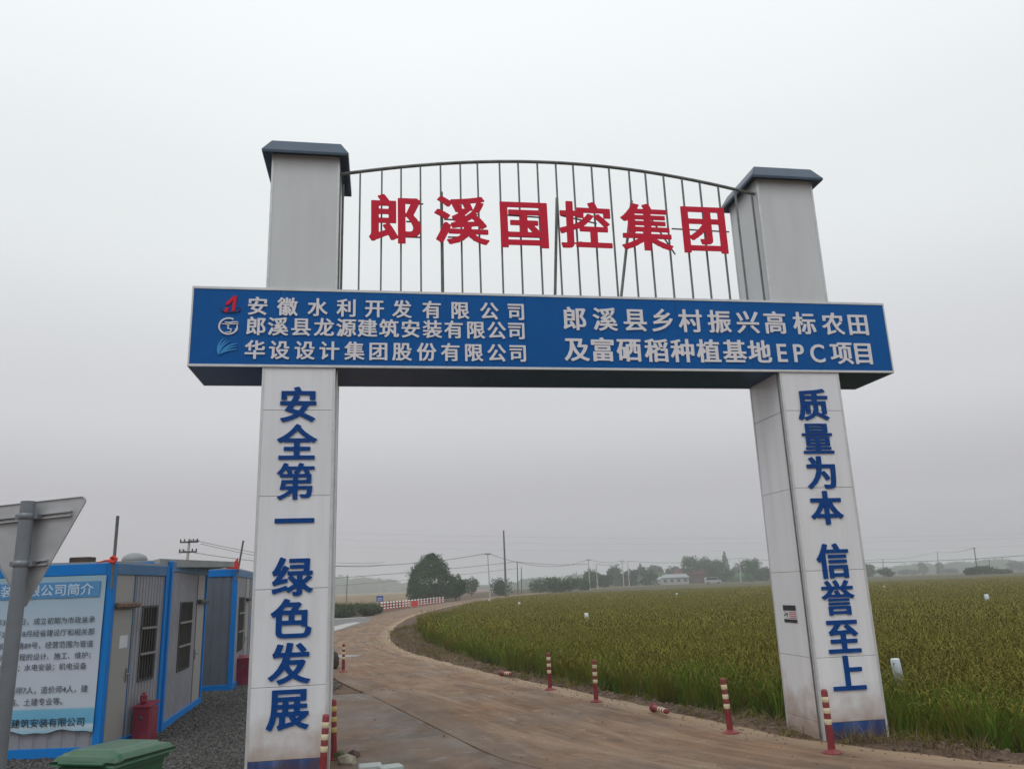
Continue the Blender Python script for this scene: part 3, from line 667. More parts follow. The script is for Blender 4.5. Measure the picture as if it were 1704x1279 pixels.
dn = ((~ins) & (dR > .12) & (X > -7) & (dd < 3)).astype(float)*np.clip(.3+fbm(X, Y, 1.2)*1.2, 0.02, 1)*(inside(np.vstack([road_R, [[200, 400], [200, 0]]]), X, Y))
scatter('dry_grass', emitter('dry_grass', X, Y, height(X, Y), dn), dry_v, 45, .6, 1.4, 'short trampled dry grass on the soil shoulder by the right pillar', .3, 7)
weed_v = [blade_mesh('weed_clump', 26, .3, .85, .45, .03, .7, [g1, g6, g5], 0, 110+s) for s in range(4)]
X, Y = np.meshgrid(np.arange(-32, -13, 1.), np.arange(60, 118, 1.)); q_ = (dist(road_L, X, Y, False) > 3.4) & (X < np.interp(Y, [58.5, 79, 115], [-13.8, -15.0, -14.6])) & (Y > 72-(X+20)*.5)
scatter('roadside_weeds', emitter('roadside_weeds', X, Y, height(X, Y), q_*np.clip(.5+fbm(X, Y, .5), .1, 1)), weed_v, 3.2, .6, 1.5, 'rank green and brown weeds on the bank left of the far road', .25, 12)
def stone_mesh(name, seed, s=.03):
    r = random.Random(seed); mb = MB(); vs_ = []
    import itertools
    ph = (1+5**.5)/2
    ico = [(-1, ph, 0), (1, ph, 0), (-1, -ph, 0), (1, -ph, 0), (0, -1, ph), (0, 1, ph), (0, -1, -ph), (0, 1, -ph), (ph, 0, -1), (ph, 0, 1), (-ph, 0, -1), (-ph, 0, 1)]
    fs = [(0, 11, 5), (0, 5, 1), (0, 1, 7), (0, 7, 10), (0, 10, 11), (1, 5, 9), (5, 11, 4), (11, 10, 2), (10, 7, 6), (7, 1, 8), (3, 9, 4), (3, 4, 2), (3, 2, 6), (3, 6, 8), (3, 8, 9), (4, 9, 5), (2, 4, 11), (6, 2, 10), (8, 6, 7), (9, 8, 1)]
    for v in ico:
        k = r.uniform(.7, 1.15)*s/1.9; vs_.append((v[0]*k, v[1]*k*.8, v[2]*k*.6+s*.15))
    mb.add(vs_, fs, 0, False); return mb
pebm = mat('pebble', (.085, .08, .077), .85, var=.2, vscale=20, objvar=.55)
peb = [hidden_obj(stone_mesh('pebble', s, .055).mesh('pebble', pebm)) for s in range(5)]
X, Y = np.meshgrid(np.arange(-9, -2.5, .3), np.arange(7, 30, .3)); dn = inside(YP, X, Y).astype(float)
scatter('gravel', emitter('gravel', X, Y, X*0+.004, dn), peb, 520, .2, .6, 'loose dark gravel covering the yard by the cabins', 1., 8)
clod = mat('soil_clod', (.135, .093, .066), .95, var=.2, vscale=20, objvar=.35); cl = [hidden_obj(stone_mesh('clod', 30+s, .06).mesh('clod', clod)) for s in range(4)]
X, Y = np.meshgrid(np.arange(-12, 14, .25), np.arange(7.5, 50, .25)); inR = inside(roadpoly, X, Y) | inside(pad, X, Y); dR = np.where(inR, 0, dist(roadpoly, X, Y)); ins = inside(field, X, Y)
dE = dist(road_R, X, Y, False)
dn = ((~ins) & ((dR > .05) | (dE < .55)) & (dR < 4) & (inside(np.vstack([road_R, [[200, 400], [200, 0]]]), X, Y) | (dE < .55))).astype(float)*np.where(inR, .9, 1)
scatter('soil_clods', emitter('soil_clods', X, Y, np.where(inR, .0, height(X, Y)), dn*np.where(inR, 1.0+fbm(X, Y, 2.), 1), np.where(inR, .30, 1.)), cl, 34, .15, 1.1, 'loose lumps of brown soil on the shoulder inside the bend', 1., 9)
X, Y = np.meshgrid(np.arange(-9, 9, .3), np.arange(8, 40, .3)); inR = inside(roadpoly, X, Y) | inside(pad, X, Y)
dn = inR.astype(float)*np.clip(fbm(X, Y, .7)*1.4, .03, 1)
scatter('road_grit', emitter('road_grit', X, Y, X*0+.0, dn), cl, 26, .08, .4, 'small crumbs of mud lying on the road', 1., 10)

# ================================================================ GATE
G = dict(w=.942, d=.99, L=7.407, zlo=5.069, zhi=6.178, oL=.953, oR=.918, zt=8.25)
GX0, GY0, GYAW = -3.3196, 10.1788, .1676
gate = thing('entrance_gate', 'tall white and blue site entrance gate with red rooftop characters spanning the muddy road', 'gate', (GX0, GY0, 0), GYAW)
zj = [.2, 1.025, 2.18, 3.342, 4.477]
def pillar(x0, chars, zs, cx):
    w_, d_ = G['w'], G['d']; cs = .015
    core = MB().box(x0+cs, x0+w_-cs, cs, d_-cs, 0, G['zt']-.02).build('pillar', MT['core'], gate)
    g = .0026
    lv = zj+[G['zlo']+.02]
    for z0, z1, mt in [(a+g, b-g, MT['white']) for a, b in zip(lv[:-1], lv[1:])]+[(G['zhi']-.02, G['zt'], MT['grey']), (-.05, zj[0]-g, MT['bluepaint'])]:
        first = z0 < 0
        nm = 'base_panel' if first else 'panel'
        j = lambda: random.uniform(-.0015, .0015)
        MB().box(x0+.02, x0+w_-.02, j(), cs+.001, z0, z1, bev=.003).build(nm, mt, core)
        MB().box(x0+.02, x0+w_-.02, d_-cs-.001, d_+j(), z0, z1, bev=.003).build(nm, mt, core)
        mt2 = MT['white'] if first else mt
        z00 = z0
        MB().box(x0+j(), x0+cs+.001, .02, d_-.02, z00, z1, bev=.003).build(nm, mt2, core)
        MB().box(x0+w_-cs-.001, x0+w_+j(), .02, d_-.02, z00, z1, bev=.003).build(nm, mt2, core)
    for (a, b) in ((0, 0), (1, 0), (0, 1), (1, 1)):                 # aluminium corner angles
        xx = x0+(w_ if a else 0); yy = d_ if b else 0
        for z0, z1 in ((-.02, G['zlo']-.01), (G['zhi']+.01, G['zt']-.01)):
            sx_ = -1 if a else 1; sy_ = -1 if b else 1
            m = MB(); A = sorted((xx-.006*sx_, xx+.026*sx_)); B = sorted((yy-.006*sy_, yy+.003*sy_)); m.box(*A, *B, z0, z1)
            A = sorted((xx-.0062*sx_, xx+.003*sx_)); B = sorted((yy-.0058*sy_, yy+.026*sy_)); m.box(*A, *B, z0+.001, z1-.001)
            m.build('corner_trim', MT['alu'], core)
    # hipped metal cap with overhanging eaves
    m = MB(); o1, o2, zt = .12, .0, G['zt']
    def ring(o, z): return [(x0-o, -o, z), (x0+w_+o, -o, z), (x0+w_+o, d_+o, z), (x0-o, d_+o, z)]
    rg = [ring(.03, zt+.015), ring(.11, zt-.045), ring(.13, zt-.045), ring(.135, zt-.01), ring(.015, zt+.20), ring(-.2, zt+.225)]
    vs_ = sum(rg, []); fs = []
    for k in range(len(rg)-1):
        for i in range(4): fs.append((k*4+i, k*4+(i+1) % 4, (k+1)*4+(i+1) % 4, (k+1)*4+i))
    fs.append(tuple(range(len(vs_)-4, len(vs_)))); fs.append((3, 2, 1, 0)); m.add(vs_, fs); cap = m.build('cap', MT['slate'], core)
    for i, zz in zip(chars, zs): char(i, cx, zz, .50, .50, .016, MT['letterblue'], core, y=-.003, offset=.024 if i in '量第誉' else .034)
    return core
pL = pillar(0, '安全第一绿色发展', [4.543, 4.03, 3.52, 3.01, 2.32, 1.81, 1.285, .765], .475)
pR = pillar(G['L'], '质量为本信誉至上', [4.56, 4.05, 3.55, 3.045, 2.30, 1.80, 1.285, .80], G['L']+.465)
for z in (1.9, 3.9):   # cable pipe on the inner corner of the right pillar
    pass
MB().tube([(G['L']-.022, .05, .0), (G['L']-.022, .05, 5.06)], .011, 6).build('conduit', MT['steel'], pR)
MB().tube([(G['w']+.022, .10, .0), (G['w']+.022, .10, 5.06)], .013, 6).build('conduit', MT['alu'], pL)
MB().tube([(G['w']+.03, .55, 6.2), (G['w']+.03, .55, 8.1)], .018, 6).build('conduit', MT['steel'], pL)
# stickers on the inner side of the right pillar
st = MB().box(G['L']-.0085, G['L']-.006, .33, .70, 1.485, 1.71).build('notice', MT['paper'], pR); st['label'] = 'small white notice with black bars and red lettering on the inner side of the pillar'
MT['ink'] = mat('black_ink', (.015, .015, .02), .5); MT['inkred'] = mat('red_ink', (.5, .08, .08), .5); MT['inkblue'] = mat('faded_ink', (.15, .17, .25), .5)
MB().box(G['L']-.0105, G['L']-.0086, .335, .705, 1.64, 1.715).build('print', MT['ink'], st)
MB().box(G['L']-.0105, G['L']-.0086, .33, .705, 1.475, 1.52).build('print', MT['ink'], st)
m = MB()
for k, z in enumerate((1.62, 1.595, 1.565, 1.54)): m.box(G['L']-.0105, G['L']-.0086, .35, .53+.02*(k % 2), z-.008, z+.004)
m.build('print', MT['inkred'], st)
m = MB()
for k in range(9):
    a, c_ = random.uniform(.58, .68), random.uniform(1.535, 1.62); m.box(G['L']-.0105, G['L']-.0086, a, a+random.uniform(.01, .035), c_, c_+random.uniform(.006, .02))
m.build('print', MT['ink'], st)

# beam
bx0, bx1 = -G['oL'], G['L']+G['w']+G['oR']; yf, yb = -.02, G['d']+.02
def beam_part():
    c = MB()
    c.box(bx0+.01, bx1-.01, .0+.012, yb-.012, G['zlo']+.012, G['zhi']-.012)
    core = c.build('beam', MT['core'], gate)
    n = 9; xs = np.linspace(bx0+.012, bx1-.012, n+1)
    for a, b_ in zip(xs[:-1], xs[1:]):
        dj = random.uniform(-.001, .001)
        MB().box(a+.001, b_-.001, yf+dj, .0145, G['zlo']+.012, G['zhi']-.012, bev=.0015).build('face_panel', MT['blue'], core)
        MB().box(a+.001, b_-.001, yb-.0145, yb+dj, G['zlo']+.012, G['zhi']-.012, bev=.0015).build('face_panel', MT['blue'], core)
    # soffit in three bays clear of the pillars
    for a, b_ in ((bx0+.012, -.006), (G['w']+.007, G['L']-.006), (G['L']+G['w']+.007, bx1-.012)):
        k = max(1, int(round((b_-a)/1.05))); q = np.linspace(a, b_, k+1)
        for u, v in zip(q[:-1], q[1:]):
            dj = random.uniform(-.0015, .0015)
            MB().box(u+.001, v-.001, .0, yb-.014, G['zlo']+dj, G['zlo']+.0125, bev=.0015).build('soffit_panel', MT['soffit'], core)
    for X0 in (bx0, bx1-.0125): MB().box(X0, X0+.0125, .0, yb-.014, G['zlo']+.012, G['zhi']-.012).build('end_panel', MT['blue'], core)
    MB().box(bx0+.012, bx1-.012, .0, yb-.014, G['zhi']-.0125, G['zhi']).build('top_sheet', MT['roof'], core)
    t_ = .028
    for (x0, x1, z0, z1) in ((bx0-.006, bx1+.006, G['zhi']-t_, G['zhi']+.008), (bx0-.006, bx1+.006, G['zlo']-.008, G['zlo']+t_-.002), (bx0-.006, bx0+t_-.012, G['zlo']+t_, G['zhi']-t_-.001), (bx1-t_+.012, bx1+.006, G['zlo']+t_, G['zhi']-t_-.001)):
        MB().box(x0, x1, yf-.008, yf+.014, z0, z1, bev=.002).build('trim', MT['alu'], core)
        MB().box(x0, x1, yb-.014, yb+.008, z0, z1, bev=.002).build('trim', MT['alu'], core)
    for X0 in (bx0-.007, bx1-.005):
        for z0, z1 in ((G['zhi']-t_, G['zhi']+.007), (G['zlo']-.007, G['zlo']+t_-.003)): MB().box(X0, X0+.012, yf+.0145, yb-.0145, z0, z1).build('trim', MT['alu'], core)
    return core
beam = beam_part()
yc = yf-.002
def row(txt, xs, z, W, Hh, off=.02, k=0.):
    for c_, x in zip(txt, xs): char(c_, x, z, W, Hh, .012, MT['letter'], beam, y=yc, offset=off*1.25)
row('安徽水利开发有限公司', [-.101, .292, .692, 1.084, 1.462, 1.842, 2.256, 2.652, 3.07, 3.459], 5.912, .275, .275)
row('郎溪县龙源建筑安装有限公司', [-.11, .177, .48, .786, 1.084, 1.369, 1.663, 1.96, 2.262, 2.561, 2.869, 3.168, 3.455], 5.625, .275, .275)
row('华设设计集团股份有限公司', [-.11, .205, .537, .863, 1.199, 1.52, 1.842, 2.179, 2.51, 2.833, 3.158, 3.463], 5.293, .275, .275)
row('郎溪县乡村振兴高标农田', [4.312, 4.766, 5.222, 5.645, 6.074, 6.527, 6.98, 7.418, 7.896, 8.366, 8.785], 5.822, .375, .375)
for c_, x in zip('及富硒稻种植基地', [4.32, 4.702, 5.098, 5.515, 5.914, 6.314, 6.719, 7.115]): char(c_, x, 5.36, .375, .375, .012, MT['letter'], beam, y=yc, offset=.028)
for c_, x in zip('EPC', [7.472, 7.742, 8.045]): char(c_, x, 5.36, .36, .40, .012, MT['letter'], beam, y=yc, offset=.018)
for c_, x in zip('项目', [8.44, 8.80]): char(c_, x, 5.36, .375, .375, .012, MT['letter'], beam, y=yc, offset=.028)
# emblems: flat cut-outs on the beam
def stroke(pts, wd, y0, y1, mb, taper=False):
    pts = [Vector((p[0], 0, p[1])) for p in pts]; n = len(pts); Lf = []; Rt = []
    for i, p in enumerate(pts):
        t_ = (pts[min(i+1, n-1)]-pts[max(i-1, 0)]).normalized(); nr = Vector((-t_.z, 0, t_.x)); k = wd/2*(math.sin(math.pi*(i+.4)/(n-.2))**.5 if taper else 1)
        Lf.append(p+nr*k); Rt.append(p-nr*k)
    for i in range(n-1):
        q = [Lf[i], Rt[i], Rt[i+1], Lf[i+1]]
        mb.add([(a.x, y0, a.z) for a in q]+[(a.x, y1, a.z) for a in q], [(0, 1, 2, 3), (7, 6, 5, 4), (0, 4, 5, 1), (2, 6, 7, 3), (1, 5, 6, 2), (3, 7, 4, 0)])
def arc(cx, cz, rx, rz, a0, a1, n=18): return [(cx+rx*math.cos(R_(a0+(a1-a0)*i/n)), cz+rz*math.sin(R_(a0+(a1-a0)*i/n))) for i in range(n+1)]
ey0, ey1 = yc-.014, yc+.001
MT['emnavy'] = mat('emblem_navy', (.002, .012, .10), .4); MT['emlight'] = mat('emblem_light_blue', (.05, .30, .65), .5, spec=.2)
m = MB(); cx, cz = -.455, 5.93
m.prism([(cx-.075, cz-.115), (cx-.03, cz-.105), (cx-.02, cz-.045), (cx-.065, cz-.045)][::-1], ey0, ey1)
m.prism([(cx-.062, cz-.015), (cx-.012, cz+.005), (cx+.03, cz+.062), (cx+.022, cz-.10), (cx+.062, cz-.09), (cx+.078, cz+.125), (cx+.04, cz+.125), (cx-.055, cz+.03)][::-1], ey0, ey1)
m.build('emblem', MT['red'], beam)['label'] = 'red slanted angular logo, top of the three emblems'
m = MB(); stroke(arc(cx+.0, cz-.06, .13, .05, -200, 40), .022, ey0+.004, ey1-.0005, m, True); m.build('emblem_shadow', MT['emnavy'], beam)
m = MB(); cx, cz = -.465, 5.622
stroke(arc(cx, cz, .12, .112, 60, 345, 30), .02, ey0, ey1, m); stroke([(cx-.09, cz+.03), (cx-.03, cz+.03), (cx+.0, cz+.01), (cx-.01, cz-.03), (cx+.04, cz-.045), (cx+.03, cz-.08), (cx-.04, cz-.09)], .018, ey0-.001, ey1, m, True)
stroke([(cx-.05, cz+.06), (cx+.0, cz+.045), (cx+.06, cz+.06), (cx+.12, cz+.06)], .016, ey0-.002, ey1, m, True); stroke([(cx+.0, cz+.03), (cx+.05, cz+.03), (cx+.13, cz+.035)], .014, ey0-.003, ey1, m, True)
stroke([(cx+.11, cz+.02), (cx+.115, cz-.02), (cx+.085, cz-.06)], .02, ey0-.0015, ey1, m, True)
m.build('emblem', MT['letter'], beam)['label'] = 'pale ring logo with a curling dragon-like line'
m = MB(); cx, cz = -.47, 5.33
for k, (dx, dz) in enumerate([(-.04, .12), (-.005, .10), (.03, .08), (.13, .045), (.13, .01), (.13, -.03)]):
    p0 = (cx-.10, cz-.11) if k < 3 else (cx-.085, cz-.10); ctrl = (cx-.15+.03*k, cz+.02) if k < 3 else (cx-.02, cz+dz-.01)
    pts = [((1-t_)**2*p0[0]+2*t_*(1-t_)*ctrl[0]+t_*t_*(cx+dx), (1-t_)**2*p0[1]+2*t_*(1-t_)*ctrl[1]+t_*t_*(cz+dz)) for t_ in [i/9 for i in range(10)]]
    stroke(pts, .020, ey0+.0008*k, ey1, m, True)
m.build('emblem', MT['emlight'], beam)['label'] = 'light blue logo of fanned strokes, lowest of the three emblems'

# railing above the beam
ry = .10
axs = [.97, 1.243, 1.55, 2.115, 2.55, 3.013, 3.45, 3.862, 4.35, 4.879, 5.35, 5.841, 6.3, 6.817, 7.10, 7.407]
azs = [8.05, 8.105, 8.165, 8.255, 8.315, 8.364, 8.40, 8.42, 8.42, 8.40, 8.365, 8.318, 8.255, 8.172, 8.11, 8.045]
pf_ = np.polyfit(axs, azs, 4); zarc = lambda x: float(np.polyval(pf_, x))-.02
xs = np.linspace(.944, 7.40, 40)
MB().tube([(x, ry, zarc(x)) for x in xs], .026, 8).build('arch_rail', MT['steel'], gate)
MB().box(.948, 7.40, ry-.02, ry+.02, G['zhi']+.009, G['zhi']+.04).build('bottom_rail', MT['steel'], gate)
xb = [1.234+i*.2935 for i in range(21)]+[.975, 7.375]
for i, x in enumerate(xb):
    lean = random.uniform(-.008, .008)
    o = MB().box(-.0125, .0125, -.0125, .0125, G['zhi']+.041, zarc(x)-.015).build('rail_bar', MT['steel'], gate, (x, ry, 0)); o.rotation_euler = (0, lean*.4, 0)
for (x0, z0, x1, z1) in ((2.42, 6.2, 2.42, 7.79), (4.06, 6.2, 4.165, 7.78), (5.06, 6.2, 5.34, 7.79)):
    MB().tube([(x0, ry-.05, z0), (x1, ry-.05, z1)], .022, 4, smooth=False).build('brace', MT['steel'], gate)
ch_y = ry-.12
for k, (c_, x, z, W, Hh) in enumerate([('郎', 1.742, 7.272, .80, .80), ('溪', 2.704, 7.295, .80, .80), ('国', 3.63, 7.275, .80, .80), ('控', 4.566, 7.29, .80, .80), ('集', 5.516, 7.30, .80, .80), ('团', 6.441, 7.31, .79, .84)]):
    char(c_, x, z, W, Hh, .014, MT['red'], gate, y=ch_y, offset=.033).rotation_euler = (0, random.uniform(-.008, .008), 0)
for (x0, z0, x1, z1) in ((5.93, 7.325, 6.86, 7.31), (1.9, 7.56, 2.15, 7.56), (1.9, 7.27, 2.12, 7.27), (1.9, 7.03, 2.1, 7.03), (2.45, 7.33, 2.7, 7.33), (2.5, 7.05, 2.75, 7.06), (3.3, 7.44, 3.95, 7.42), (3.35, 7.10, 3.98, 7.10), (4.2, 6.98, 4.5, 7.05), (4.2, 7.47, 4.75, 7.36), (5.6, 7.5, 5.95, 6.9)):
    MB().tube([(x0, ch_y+.03, z0), (x1, ch_y+.03, z1)], .012, 6).build('letter_rod', MT['steel'], gate)

# ================================================================ BOLLARDS
def make_bollard(yellow=False):
    r = thing('striped_bollard', '', 'bollard', group='red and white traffic bollards beside the road')
    m = MB(); m.lathe([(0, 0), (.115, .0), (.12, .004), (.118, .012), (.105, .022), (.06, .035), (.045, .05)], 20); m.build('base', MT['redpost'], r)
    m = MB(); m.lathe([(.045, .05), (.0435, .12), (.042, .2)]+[(.041, .3), (.040, .71), (.036, .73), (.02, .738), (0, .74)], 20); m.build('post', MT['redpost'], r)
    for z in (.36, .49, .62):
        m = MB(); m.lathe([(.0405, z-.032), (.0425, z-.030), (.0425, z+.030), (.0405, z+.032)], 20); m.build('band', MT['bandy' if yellow else 'band'], r)
    return r
bproto = make_bollard(); first = True
bspec = [((3.77, 10.58), 0, 'red and cream banded bollard in front of the right pillar', (.02, -.015)),
 ((2.92, 12.12), .4, 'leaning banded bollard left of the right pillar, nearest the rice', (0, -.06)),
 ((1.35, 15.67), 1.1, 'upright banded bollard at the rice edge, right of a fallen one', (.01, .0)),
 ((.57, 17.67), .8, 'farther upright banded bollard just left of another at the rice edge', (0, -.01)),
 ((-4.96, 23.23), .2, 'faded banded bollard standing past the left pillar near the dark boulder', (0, .0))]
for (x, y), a, lab, tl in bspec:
    o = bproto if first else copy_tree(bproto); first = False
    o.location = (x, y, .0); o.rotation_euler = (tl[0], tl[1], a); o['label'] = lab
zf = .012
def fallen(pa, pb, lab):
    o = copy_tree(bproto); a = gp(*pa); b_ = gp(*pb); d = (b_-a); d.z = 0; d.normalize()
    z = d.copy(); x = Vector((0, 0, 1)); y = z.cross(x)
    mtx = Matrix(((x.x, y.x, z.x, a.x), (x.y, y.y, z.y, a.y), (x.z, y.z, z.z, .07), (0, 0, 0, 1)))
    o.matrix_world = mtx @ Matrix.Rotation(R_(3), 4, 'Y'); o['label'] = lab
    for c_ in o.children:
        if c_.name.startswith('base'): c_.scale = (.62, .62, 1); c_.location.x = -.0
fallen((835, 1124), (866, 1133), 'fallen banded bollard lying on the shoulder inside the bend')
fallen((1088, 1184), (1119, 1199), 'knocked over banded bollard lying between two standing ones')
o = copy_tree(bproto); o.location = (-2.345, 9.95, 0); o.rotation_euler = (0, .035, .3); o['label'] = 'banded bollard nearest the camera with cream bands beside the left pillar'
yb_ = make_bollard(True); yb_.location = (-2.52, 11.3, 0); yb_.rotation_euler = (0, -.03, .9); yb_['label'] = 'bollard with yellow bands right behind the cream banded one at the left pillar'

# ================================================================ CABINS
def corrug(x0, x1, z0, z1, pitch=.19, dep=.018, wide=.55, holes=()):
    """ribbed sheet in the x-z plane facing -y, split round rectangular holes"""
    m = MB(); xs = []
    x = x0; up = False
    prof = []
    k = 0
    while x < x1-1e-4:
        prof.append((x, 0)); a = min(x+pitch*wide, x1); prof.append((a, 0))
        b_ = min(a+pitch*.1, x1); c_ = min(b_+pitch*(.8-wide), x1); d = min(c_+pitch*.1, x1)
        if b_ < x1: prof += [(b_, dep), (c_, dep)]
        x = d; 
        if x >= x1-1e-4: prof.append((x1, 0))
    pr = []
    for p in prof:
        if not pr or p[0] > pr[-1][0]+1e-5: pr.append(p)
    cuts = sorted(set([h[i] for h in holes for i in (0, 1)]))
    for cxx in cuts:
        for i in range(len(pr)-1):
            if pr[i][0] < cxx < pr[i+1][0]:
                t_ = (cxx-pr[i][0])/(pr[i+1][0]-pr[i][0]); pr.insert(i+1, (cxx, pr[i][1]*(1-t_)+pr[i+1][1]*t_)); break
    for (xa, ya), (xb2, yb2) in zip(pr[:-1], pr[1:]):
        mid = (xa+xb2)/2; zs = [(z0, z1)]
        for h in holes:
            if h[0] < mid < h[1]:
                nz_ = []
                for (p, q) in zs:
                    if h[2] > p: nz_.append((p, min(q, h[2])))
                    if h[3] < q: nz_.append((max(p, h[3]), q))
                zs = [u for u in nz_ if u[1]-u[0] > 1e-4]
        for (p, q) in zs: m.add([(xa, ya, p), (xb2, yb2, p), (xb2, yb2, q), (xa, ya, q)], [(0, 1, 2, 3)])
    return m
def to_side(o):      # turn an object made facing -y (x-z plane) so that it faces +x, x running away along +y
    o.rotation_euler = (0, 0, math.pi/2)
def cabin(name_label, loc, rot, Wd, Ln, Hh, door=None, win=None, frontmat='wall', notice=False, doorside='near'):
    c = thing('site_cabin', name_label, 'cabin', (loc[0], loc[1], 0), rot, 'blue framed site cabins in a row')
    p = .11
    # posts
    for (x0, y0) in ((-p, 0), (-p, Wd-p), (-Ln, 0), (-Ln, Wd-p)):
        MB().box(x0, x0+p, y0, y0+p, .0, Hh, bev=.008).build('post', MT['cabblue'], c)
    for z0, z1, mt in ((.0, .13, 'cabblue'), (Hh-.17, Hh-.004, 'cabblue')):
        for (x0, x1, y0, y1, side) in ((-Ln+p, -p, .006, .09, 0), (-Ln+p, -p, Wd-.09, Wd-.006, 0), (-.09, -.006, p, Wd-p, 1), (-Ln+.006, -Ln+.09, p, Wd-p, 0)):
            MB().box(x0+.001, x1-.001, y0+.001, y1-.001, z0, z1, bev=.006).build('rail', MT['cabblue2' if (side and z0 > 1) else mt], c)
    # walls: dark body behind ribbed sheets
    MB().box(-Ln+.06, -.06, .06, Wd-.06, .1, Hh-.02).build('body', MT['wall2'], c)
    ws = corrug(-Ln+p, -p, .131, Hh-.171, .20, .014, .62).build('wall', MT[frontmat], c); ws.location = (0, .03, 0)
    holes = []
    if door: holes.append(door)
    if win: holes.append(win)
    ws = corrug(p, Wd-p, .131, Hh-.171, .105, .014, .55, holes).build('wall', MT['wall'], c); ws.rotation_euler = (0, 0, math.pi/2); ws.location = (-.03, 0, 0)
    if door:
        a, b_, z0, z1 = door
        # transom panel, leaf, frame
        d = MB().box(-.052, -.026, a+.02, b_-.02, z0, 1.98, bev=.004).build('door', MT['door'], c)
        MB().box(-.05, -.03, a+.02, b_-.02, 2.0, z1).build('transom_panel', MT['door'], c)
        for (ya, yb3, za, zb) in ((a-.006, a+.02, z0, z1), (b_-.02, b_+.006, z0, z1), (a+.021, b_-.021, 1.981, 1.999)):
            MB().box(-.056, -.018, ya, yb3, za, zb).build('door_frame', MT['cabblue2'] if ya > a-.001 and yb3 > b_ else MT['bars'], c)
        hy = b_-.08 if doorside == 'near' else a+.08
        hm = MB(); hm.box(-.026, -.008, hy-.02, hy+.02, .92, 1.12, bev=.004); hm.tube([(-.008, hy, 1.04), (.03, hy, 1.04), (.03, hy-.1 if doorside == 'near' else hy+.1, 1.04)], .009, 6); hm.build('handle', MT['bars'], d)
        if notice: MB().box(-.026, -.022, a+.25, a+.50, 1.42, 1.60).build('notice', MT['paper'], d)
        aw = MB().box(-.02, .07, a-.02, b_+.06, 2.0, 2.08, bev=.02).build('awning', MT['rusty'] if notice else MT['darkpole'], c)
    if win:
        a, b_, z0, z1 = win
        wn = MB().box(-.065, -.055, a, b_, z0, z1).build('window', MT['glass'], c)
        f = MB(); t_ = .035
        f.box(-.054, -.012, a, a+t_, z0, z1); f.box(-.054, -.012, b_-t_, b_, z0, z1); f.box(-.0535, -.0125, a+t_, b_-t_, z0, z0+t_); f.box(-.0535, -.0125, a+t_, b_-t_, z1-t_, z1)
        f.build('frame', MT['darkpole'], wn)
        nb = max(4, int((b_-a)/.09))
        for i in range(1, nb):
            y = a+(b_-a)*i/nb; MB().tube([(-.004, y, z0+.01), (-.004, y, z1-.01)], .007, 6).build('bar', MT['darkpole'], wn)
        for z in (z0+(z1-z0)*.36, z0+(z1-z0)*.70): MB().box(-.003, .012, a-.01, b_+.01, z-.018, z+.018).build('bar', MT['bars'], wn)
    MB().box(-Ln+.03, -.03, .03, Wd-.03, Hh-.003, Hh+.025).build('roof', MT['roof'], c)
    m = MB()
    for px_ in (-.16, -.10): m.tube([(-.0, Wd*.5-.2, Hh-.09), (.05, Wd*.5-.2, Hh-.09)], .02, 6)
    return c
cabA = cabin('nearest blue framed cabin carrying the company banner', (-5.985, 12.0), R_(0), 1.93, 6.0, 2.66, (.14, .76, .131, 2.49), (1.06, 1.62, .87, 2.02), notice=True)
cabB = cabin('middle blue framed cabin with a barred window and pale door', (-5.955, 13.96), R_(11.6), 3.62, 6.0, 2.74, (2.62, 3.46, .131, 2.57), (1.0, 2.15, .83, 2.05), doorside='far')
cabC = cabin('farthest blue framed cabin with a dark end wall, partly hidden by the pillar', (-6.79, 19.64), R_(12), 3.6, 6.0, 2.76, (2.1, 2.9, .131, 2.59), (.75, 1.75, .8, 2.1), frontmat='wall2', doorside='far')
# antenna-like pipes with red ribbons
def pipe(a, b_, lab, rib, flag=False):
    a = Vector(a); b_ = Vector(b_); r = thing('steel_pipe', lab, 'pipe', a, 0, 'upright pipes fixed to the cabin corners')
    MB().tube([(0, 0, 0), tuple(b_-a)], .024, 8).build('shaft', MT['steel'], r)
    rb = Vector(rib)-a
    m = MB()
    if flag: m.add([rb+Vector((.0, -.03, .16)), rb+Vector((.03, -.03, -.12)), rb+Vector((-.30, -.03, -.10)), rb+Vector((-.12, -.05, -.02)), rb+Vector((.0, -.02, .16)), rb+Vector((.03, -.01, -.12)), rb+Vector((-.30, -.015, -.10)), rb+Vector((-.12, -.03, -.02))], [(0, 3, 2, 1), (4, 5, 6, 7), (0, 4, 7, 3), (3, 7, 6, 2), (1, 2, 6, 5), (0, 1, 5, 4)]); m.build('flag', MT['ribbon'], r)
    else:
        m.tube([rb+Vector((-.04, -.01, .03)), rb+Vector((0, -.035, .05)), rb+Vector((.035, -.01, .02)), rb+Vector((.02, -.04, -.03)), rb+Vector((-.04, -.03, -.02))], .028, 6); m.tube([rb+Vector((0, -.03, 0)), rb+Vector((-.12, -.03, -.0)), rb+Vector((-.25, -.02, -.03))], [.02, .014, .006], 6); m.build('ribbon', MT['ribbon'], r)
pipe(ap(186, 978, 11.95), ap(196, 858, 11.95), 'leaning pipe with a tied red ribbon on the corner of the nearest cabin', ap(190, 932, 11.9))
pipe(ap(393, 966, 19.55), ap(405, 899, 19.55), 'thinner pipe with a small red flag on the farthest cabin corner', ap(396, 938, 19.5), True)
